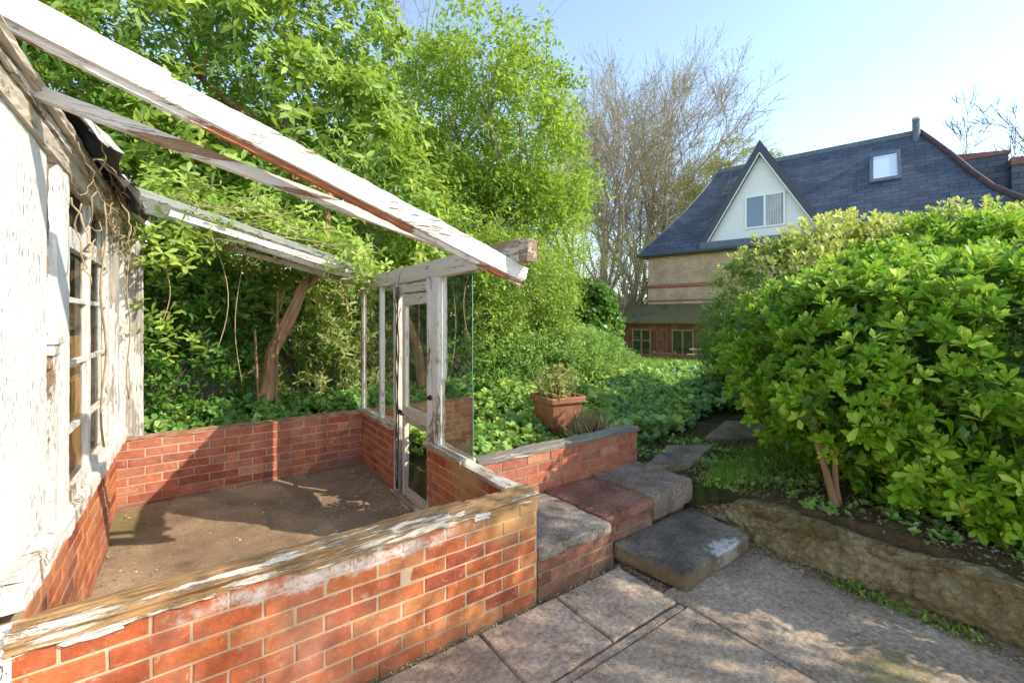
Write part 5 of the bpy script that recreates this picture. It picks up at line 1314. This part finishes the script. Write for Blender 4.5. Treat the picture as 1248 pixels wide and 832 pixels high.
def win(parent, x0, x1, z0, z1, y, fr, gl, mull=(), bars=(), w=0.06, HOo=HO, dep=0.05):
    mb = MB(); mb.box((x0,y-dep,z0),(x1,y+0.01,z0+w)); mb.box((x0,y-dep,z1-w),(x1,y+0.01,z1)); mb.box((x0,y-dep,z0+w),(x0+w,y+0.01,z1-w)); mb.box((x1-w,y-dep,z0+w),(x1,y+0.01,z1-w))
    for m in mull: mb.box((m-w*0.6,y-dep+0.004,z0+w),(m+w*0.6,y+0.01,z1-w))
    for b in bars: mb.box((x0+w,y-dep+0.008,b-w*0.35),(x1-w,y+0.01,b+w*0.35))
    o = mb.build('window', M[fr], parent, HOo)
    mb = MB(); mb.box((x0+w*0.5,y-0.02,z0+w*0.5),(x1-w*0.5,y-0.005,z1-w*0.5)); g = mb.build('pane', M[gl], o, (0,0,0))
    return o
w1 = win(hs_, 5.16, 6.93, 6.22, 7.88, -0.14, 'upvc', 'glass_house', (6.05,), (), 0.085)
w1.children[0].location = (0,0,0.4)
mb = MB()
for i in range(9): mb.tube([(6.15+0.075*i, -0.175, 6.32),(6.17+0.07*i,-0.175,7.78)], 0.034, 6)
c1 = mb.build('curtain', M['curtain'], w1, (0,0,0)); c1.location = (0,0,0.4)
# skylight on the slope
def on_roof(x, y, off): n_ = Vector((0,-1.207,1)).normalized(); return Vector((x, y, rz(y))) + n_*off
mb = MB()
def rquad(mb, x0, x1, y0, y1, o0, o1):
    a = [on_roof(x0,y0,o0), on_roof(x1,y0,o0), on_roof(x1,y1,o0), on_roof(x0,y1,o0)]; b = [on_roof(x0,y0,o1), on_roof(x1,y0,o1), on_roof(x1,y1,o1), on_roof(x0,y1,o1)]
    i = [mb.vert(p) for p in a]; j = [mb.vert(p) for p in b]; mb.face(j)
    for k in range(4): k2 = (k+1) % 4; mb.face((i[k], i[k2], j[k2], j[k]))
rquad(mb, 10.10, 11.26, 1.76, 1.90, 0, 0.09); rquad(mb, 10.10, 11.26, 3.06, 3.20, 0, 0.09); rquad(mb, 10.10, 10.24, 1.90, 3.06, 0, 0.09); rquad(mb, 11.12, 11.26, 1.90, 3.06, 0, 0.09)
sk = mb.build('skylight', M['lead'], hs_, HO)
mb = MB(); rquad(mb, 10.24, 11.12, 1.90, 3.06, 0.01, 0.05); p_ = mb.build('pane', M['glass_sky'], sk, (0,0,0)); p_.location = (0,0,0.4)
# stepped slate-clad party walls at the back right
def solid(mb, x0, x1, y0, y1, z0, z1a, z1b):
    i = [mb.vert(p) for p in ((x0,y0,z0),(x1,y0,z0),(x1,y1,z0),(x0,y1,z0),(x0,y0,z1a),(x1,y0,z1b),(x1,y1,z1b),(x0,y1,z1a))]
    for f in ((0,1,5,4),(1,2,6,5),(2,3,7,6),(3,0,4,7),(4,5,6,7)):
        mb.face([i[k] for k in f], None, [((mb.v[i[k]][0]+mb.v[i[k]][1]), mb.v[i[k]][2]) for k in f])
mb = MB(); solid(mb, 13.2, 15.0, 4.6, 5.6, 5.0, 9.35, 9.15); solid(mb, 15.0, 17.0, 4.0, 5.0, 5.0, 8.65, 8.45); o = mb.build('parapet', M['slates'], hs_, HO)
mb = MB(); solid(mb, 13.15, 15.05, 4.55, 5.65, 9.16, 9.50, 9.30); solid(mb, 14.98, 17.06, 3.95, 5.05, 8.46, 8.80, 8.60); c2 = mb.build('coping', M['ridge_red'], o, (0,0,0)); c2.location = (0,0,0.4)
# timber lean-to
lt = empty('timber_lean_to', (1.4,-1.2,-0.4), 'H', 'low red brown timber lean-to with a mossy roof against the brick house', 'lean-to'); LO = (1.4,-1.2,-0.4)
t = NT('boards'); v = t.coord('Object'); z = t.sep(v)[2]
wv = t.n('ShaderNodeTexWave', wave_type='BANDS', bands_direction='Z', wave_profile='SAW'); t.l(v, wv.inputs['Vector']); wv.inputs['Scale'].default_value = 1.15; wv.inputs['Distortion'].default_value = 0
n1 = t.noise(v, 2.5, 4, 0.6); n2 = t.noise(t.coord('Object', (0.2,1,3)), 20, 5, 0.6)
c = t.ramp(n1, [(0.3,(0.14,0.055,0.03)),(0.55,(0.24,0.10,0.055)),(0.75,(0.33,0.17,0.10))]); c = t.mix(0.5, c, t.ramp(n2, [(0.3,0.5),(0.7,1.2)]), 'MULTIPLY')
c = t.mix(1.0, c, t.ramp(wv.outputs['Fac'], [(0.0,0.35),(0.1,1.0)]), 'MULTIPLY')
M['boards'] = t.finish(t.pbr(c, 0.75, t.bump(wv.outputs['Fac'], 0.6, 0.03), 0.25))
holes = ((0.05,1.10,-0.28,1.12),(2.20,3.30,-0.22,1.12))
mb = MB(); wallface(mb, -1.2, 5.4, -0.6, 1.52, -2.3, holes)
mb.poly([(-1.2,0,-0.6),(-1.2,-2.3,-0.6),(-1.2,-2.3,1.52),(-1.2,0,2.35)]); mb.poly([(5.4,-2.3,-0.6),(5.4,0,-0.6),(5.4,0,2.35),(5.4,-2.3,1.52)])
mb.build('wall', M['boards'], lt, LO)
for i, h in enumerate(holes):
    o = win(lt, h[0], h[1], h[2], h[3], -2.32, 'window_oak', 'glass_dark', ((h[0]+h[1])/2,), ((h[2]+h[3])/2+0.1,) if i == 0 else (), 0.07, LO)
    o.children[0].location = Vector((0,0,0)) - Vector(LO)
    o.children[0].location = tuple(-q for q in LO)
mb = MB()
for x in (-1.15, 1.45, 1.95, 3.6):
    mb = MB(); mb.box((x-0.06,-2.345,-0.6),(x+0.06,-2.30,1.5)); mb.build('upright', M['red_timber'], lt, LO)
mb = MB(); pr = [(-1.75, -2.62, 1.50), (5.6, -2.62, 1.50), (5.6, 0.0, 2.52), (-1.55, 0.0, 2.52)]
top = [mb.vert(p) for p in pr]; bot = [mb.vert((p[0], p[1], p[2]-0.09)) for p in pr]
mb.face(top); mb.face(bot[::-1])
for k in range(4): k2 = (k+1) % 4; mb.face((bot[k], bot[k2], top[k2], top[k]))
mb.build('roof', M['lean_roof'], lt, LO)
# rail and bench on the lawn in front
fr = empty('timber_rail', (3.6,-4.0,-0.35), 'H', 'low red brown timber rail on short posts in front of the lean-to', 'rail'); FO = (3.6,-4.0,-0.35)
mb = MB(); mb.beam((1.9,-4.3,0.0),(6.2,-4.3,-0.12), 0.09, 0.13, 20, 0.01, 2.0); mb.build('rail', M['red_timber'], fr, FO)
for x in (2.0, 3.0, 4.1, 5.2, 6.1):
    mb = MB(); mb.beam((x,-4.3,-0.7),(x,-4.3,0.12), 0.09, 0.09, 6, 0.005, x, up=(0,1,0)); mb.build('post', M['bark_dark'], fr, FO)
be = empty('garden_bench', (4.2,-3.4,-0.35), 'H', 'weathered pale wooden picnic bench on the lawn by the lean-to', 'bench'); BO = (4.2,-3.4,-0.35)
mb = MB(); mb.beam((3.5,-3.4,0.22),(4.9,-3.4,0.22), 0.6, 0.06, 8, 0.004, 1.0); mb.build('table_top', M['pale_timber'], be, BO)
for y in (-3.95, -2.85):
    mb = MB(); mb.beam((3.5,y,0.0),(4.9,y,0.0), 0.24, 0.05, 8, 0.004, y); mb.build('seat', M['pale_timber'], be, BO)
for x in (3.7, 4.7):
    for s in (-1, 1):
        mb = MB(); mb.beam((x,-3.4+s*0.1,0.2),(x,-3.4+s*0.5,-0.62), 0.06, 0.08, 5, 0.003, x, up=(1,0,0)); mb.build('leg', M['pale_timber'], be, BO)

# ------------------------------------------------------------------ pebbles in the greenhouse
mb = MB()
for i in range(110):
    u, v = random.uniform(-1.9,-0.2), random.uniform(0.2,2.8)
    if random.random() < 0.5: u = -0.15-abs(random.gauss(0,0.08)); v = random.uniform(1.2,2.8)
    r = random.uniform(0.003, 0.009); z = hs(u, v)+r*0.4
    mb.tube([(u-r,v,z),(u-r*0.5,v,z+r*.1),(u+r*0.5,v,z),(u+r,v,z)], [r*0.3, r*0.8, r*0.75, r*0.2], 6)
o = mb.build('gravel', M['pebble'], frame='G'); tag(o, 'scattered small stones on the earth floor', 'gravel', kind='stuff')

# ------------------------------------------------------------------ light, sky, camera
SUN_EL = 35.0
sd = Vector((UX*1.0 - 1.2*VX, UY*1.0 - 1.2*VY, 0)).normalized()
sunv = Vector((sd.x*math.cos(R(SUN_EL)), sd.y*math.cos(R(SUN_EL)), math.sin(R(SUN_EL))))
ld = bpy.data.lights.new('sun', 'SUN'); ld.energy = 6.8; ld.angle = R(0.5); ld.color = (1.0, 0.91, 0.77)
lo = bpy.data.objects.new('sun', ld); COL.objects.link(lo); lo.rotation_euler = (-sunv).to_track_quat('-Z', 'Y').to_euler(); lo.location = (10, 0, 20)
wd = bpy.data.worlds.new('World'); scn.world = wd; wd.use_nodes = True; nt = wd.node_tree
bg = nt.nodes.get('Background') or nt.nodes.new('ShaderNodeBackground')
sky = nt.nodes.new('ShaderNodeTexSky'); sky.sky_type = 'NISHITA'; sky.sun_disc = False
sky.sun_elevation = R(SUN_EL); sky.sun_rotation = math.atan2(sunv.x, sunv.y); sky.altitude = 50; sky.air_density = 1.0; sky.dust_density = 0.25; sky.ozone_density = 1.2
tn = nt.nodes.new('ShaderNodeMix'); tn.data_type = 'RGBA'; tn.blend_type = 'MULTIPLY'; tn.inputs['Factor'].default_value = 1.0; tn.inputs[7].default_value = (1.08, 0.99, 0.91, 1)
nt.links.new(sky.outputs[0], tn.inputs[6]); nt.links.new(tn.outputs[2], bg.inputs['Color']); bg.inputs['Strength'].default_value = 0.46
cd = bpy.data.cameras.new('camera'); cd.sensor_width = 36; cd.lens = 540/1248*36; cd.shift_y = -26/1248; cd.clip_end = 1500; cd.clip_start = 0.05
co = bpy.data.objects.new('camera', cd); COL.objects.link(co); co.location = (0,0,1.6); co.rotation_euler = (R(90), 0, 0); scn.camera = co
scn.view_settings.view_transform = 'Standard'; scn.view_settings.look = 'None'; scn.view_settings.exposure = 0
scn.cycles.max_bounces = 8; scn.cycles.transparent_max_bounces = 16; scn.cycles.use_denoising = True
scn.cycles.diffuse_bounces = 4
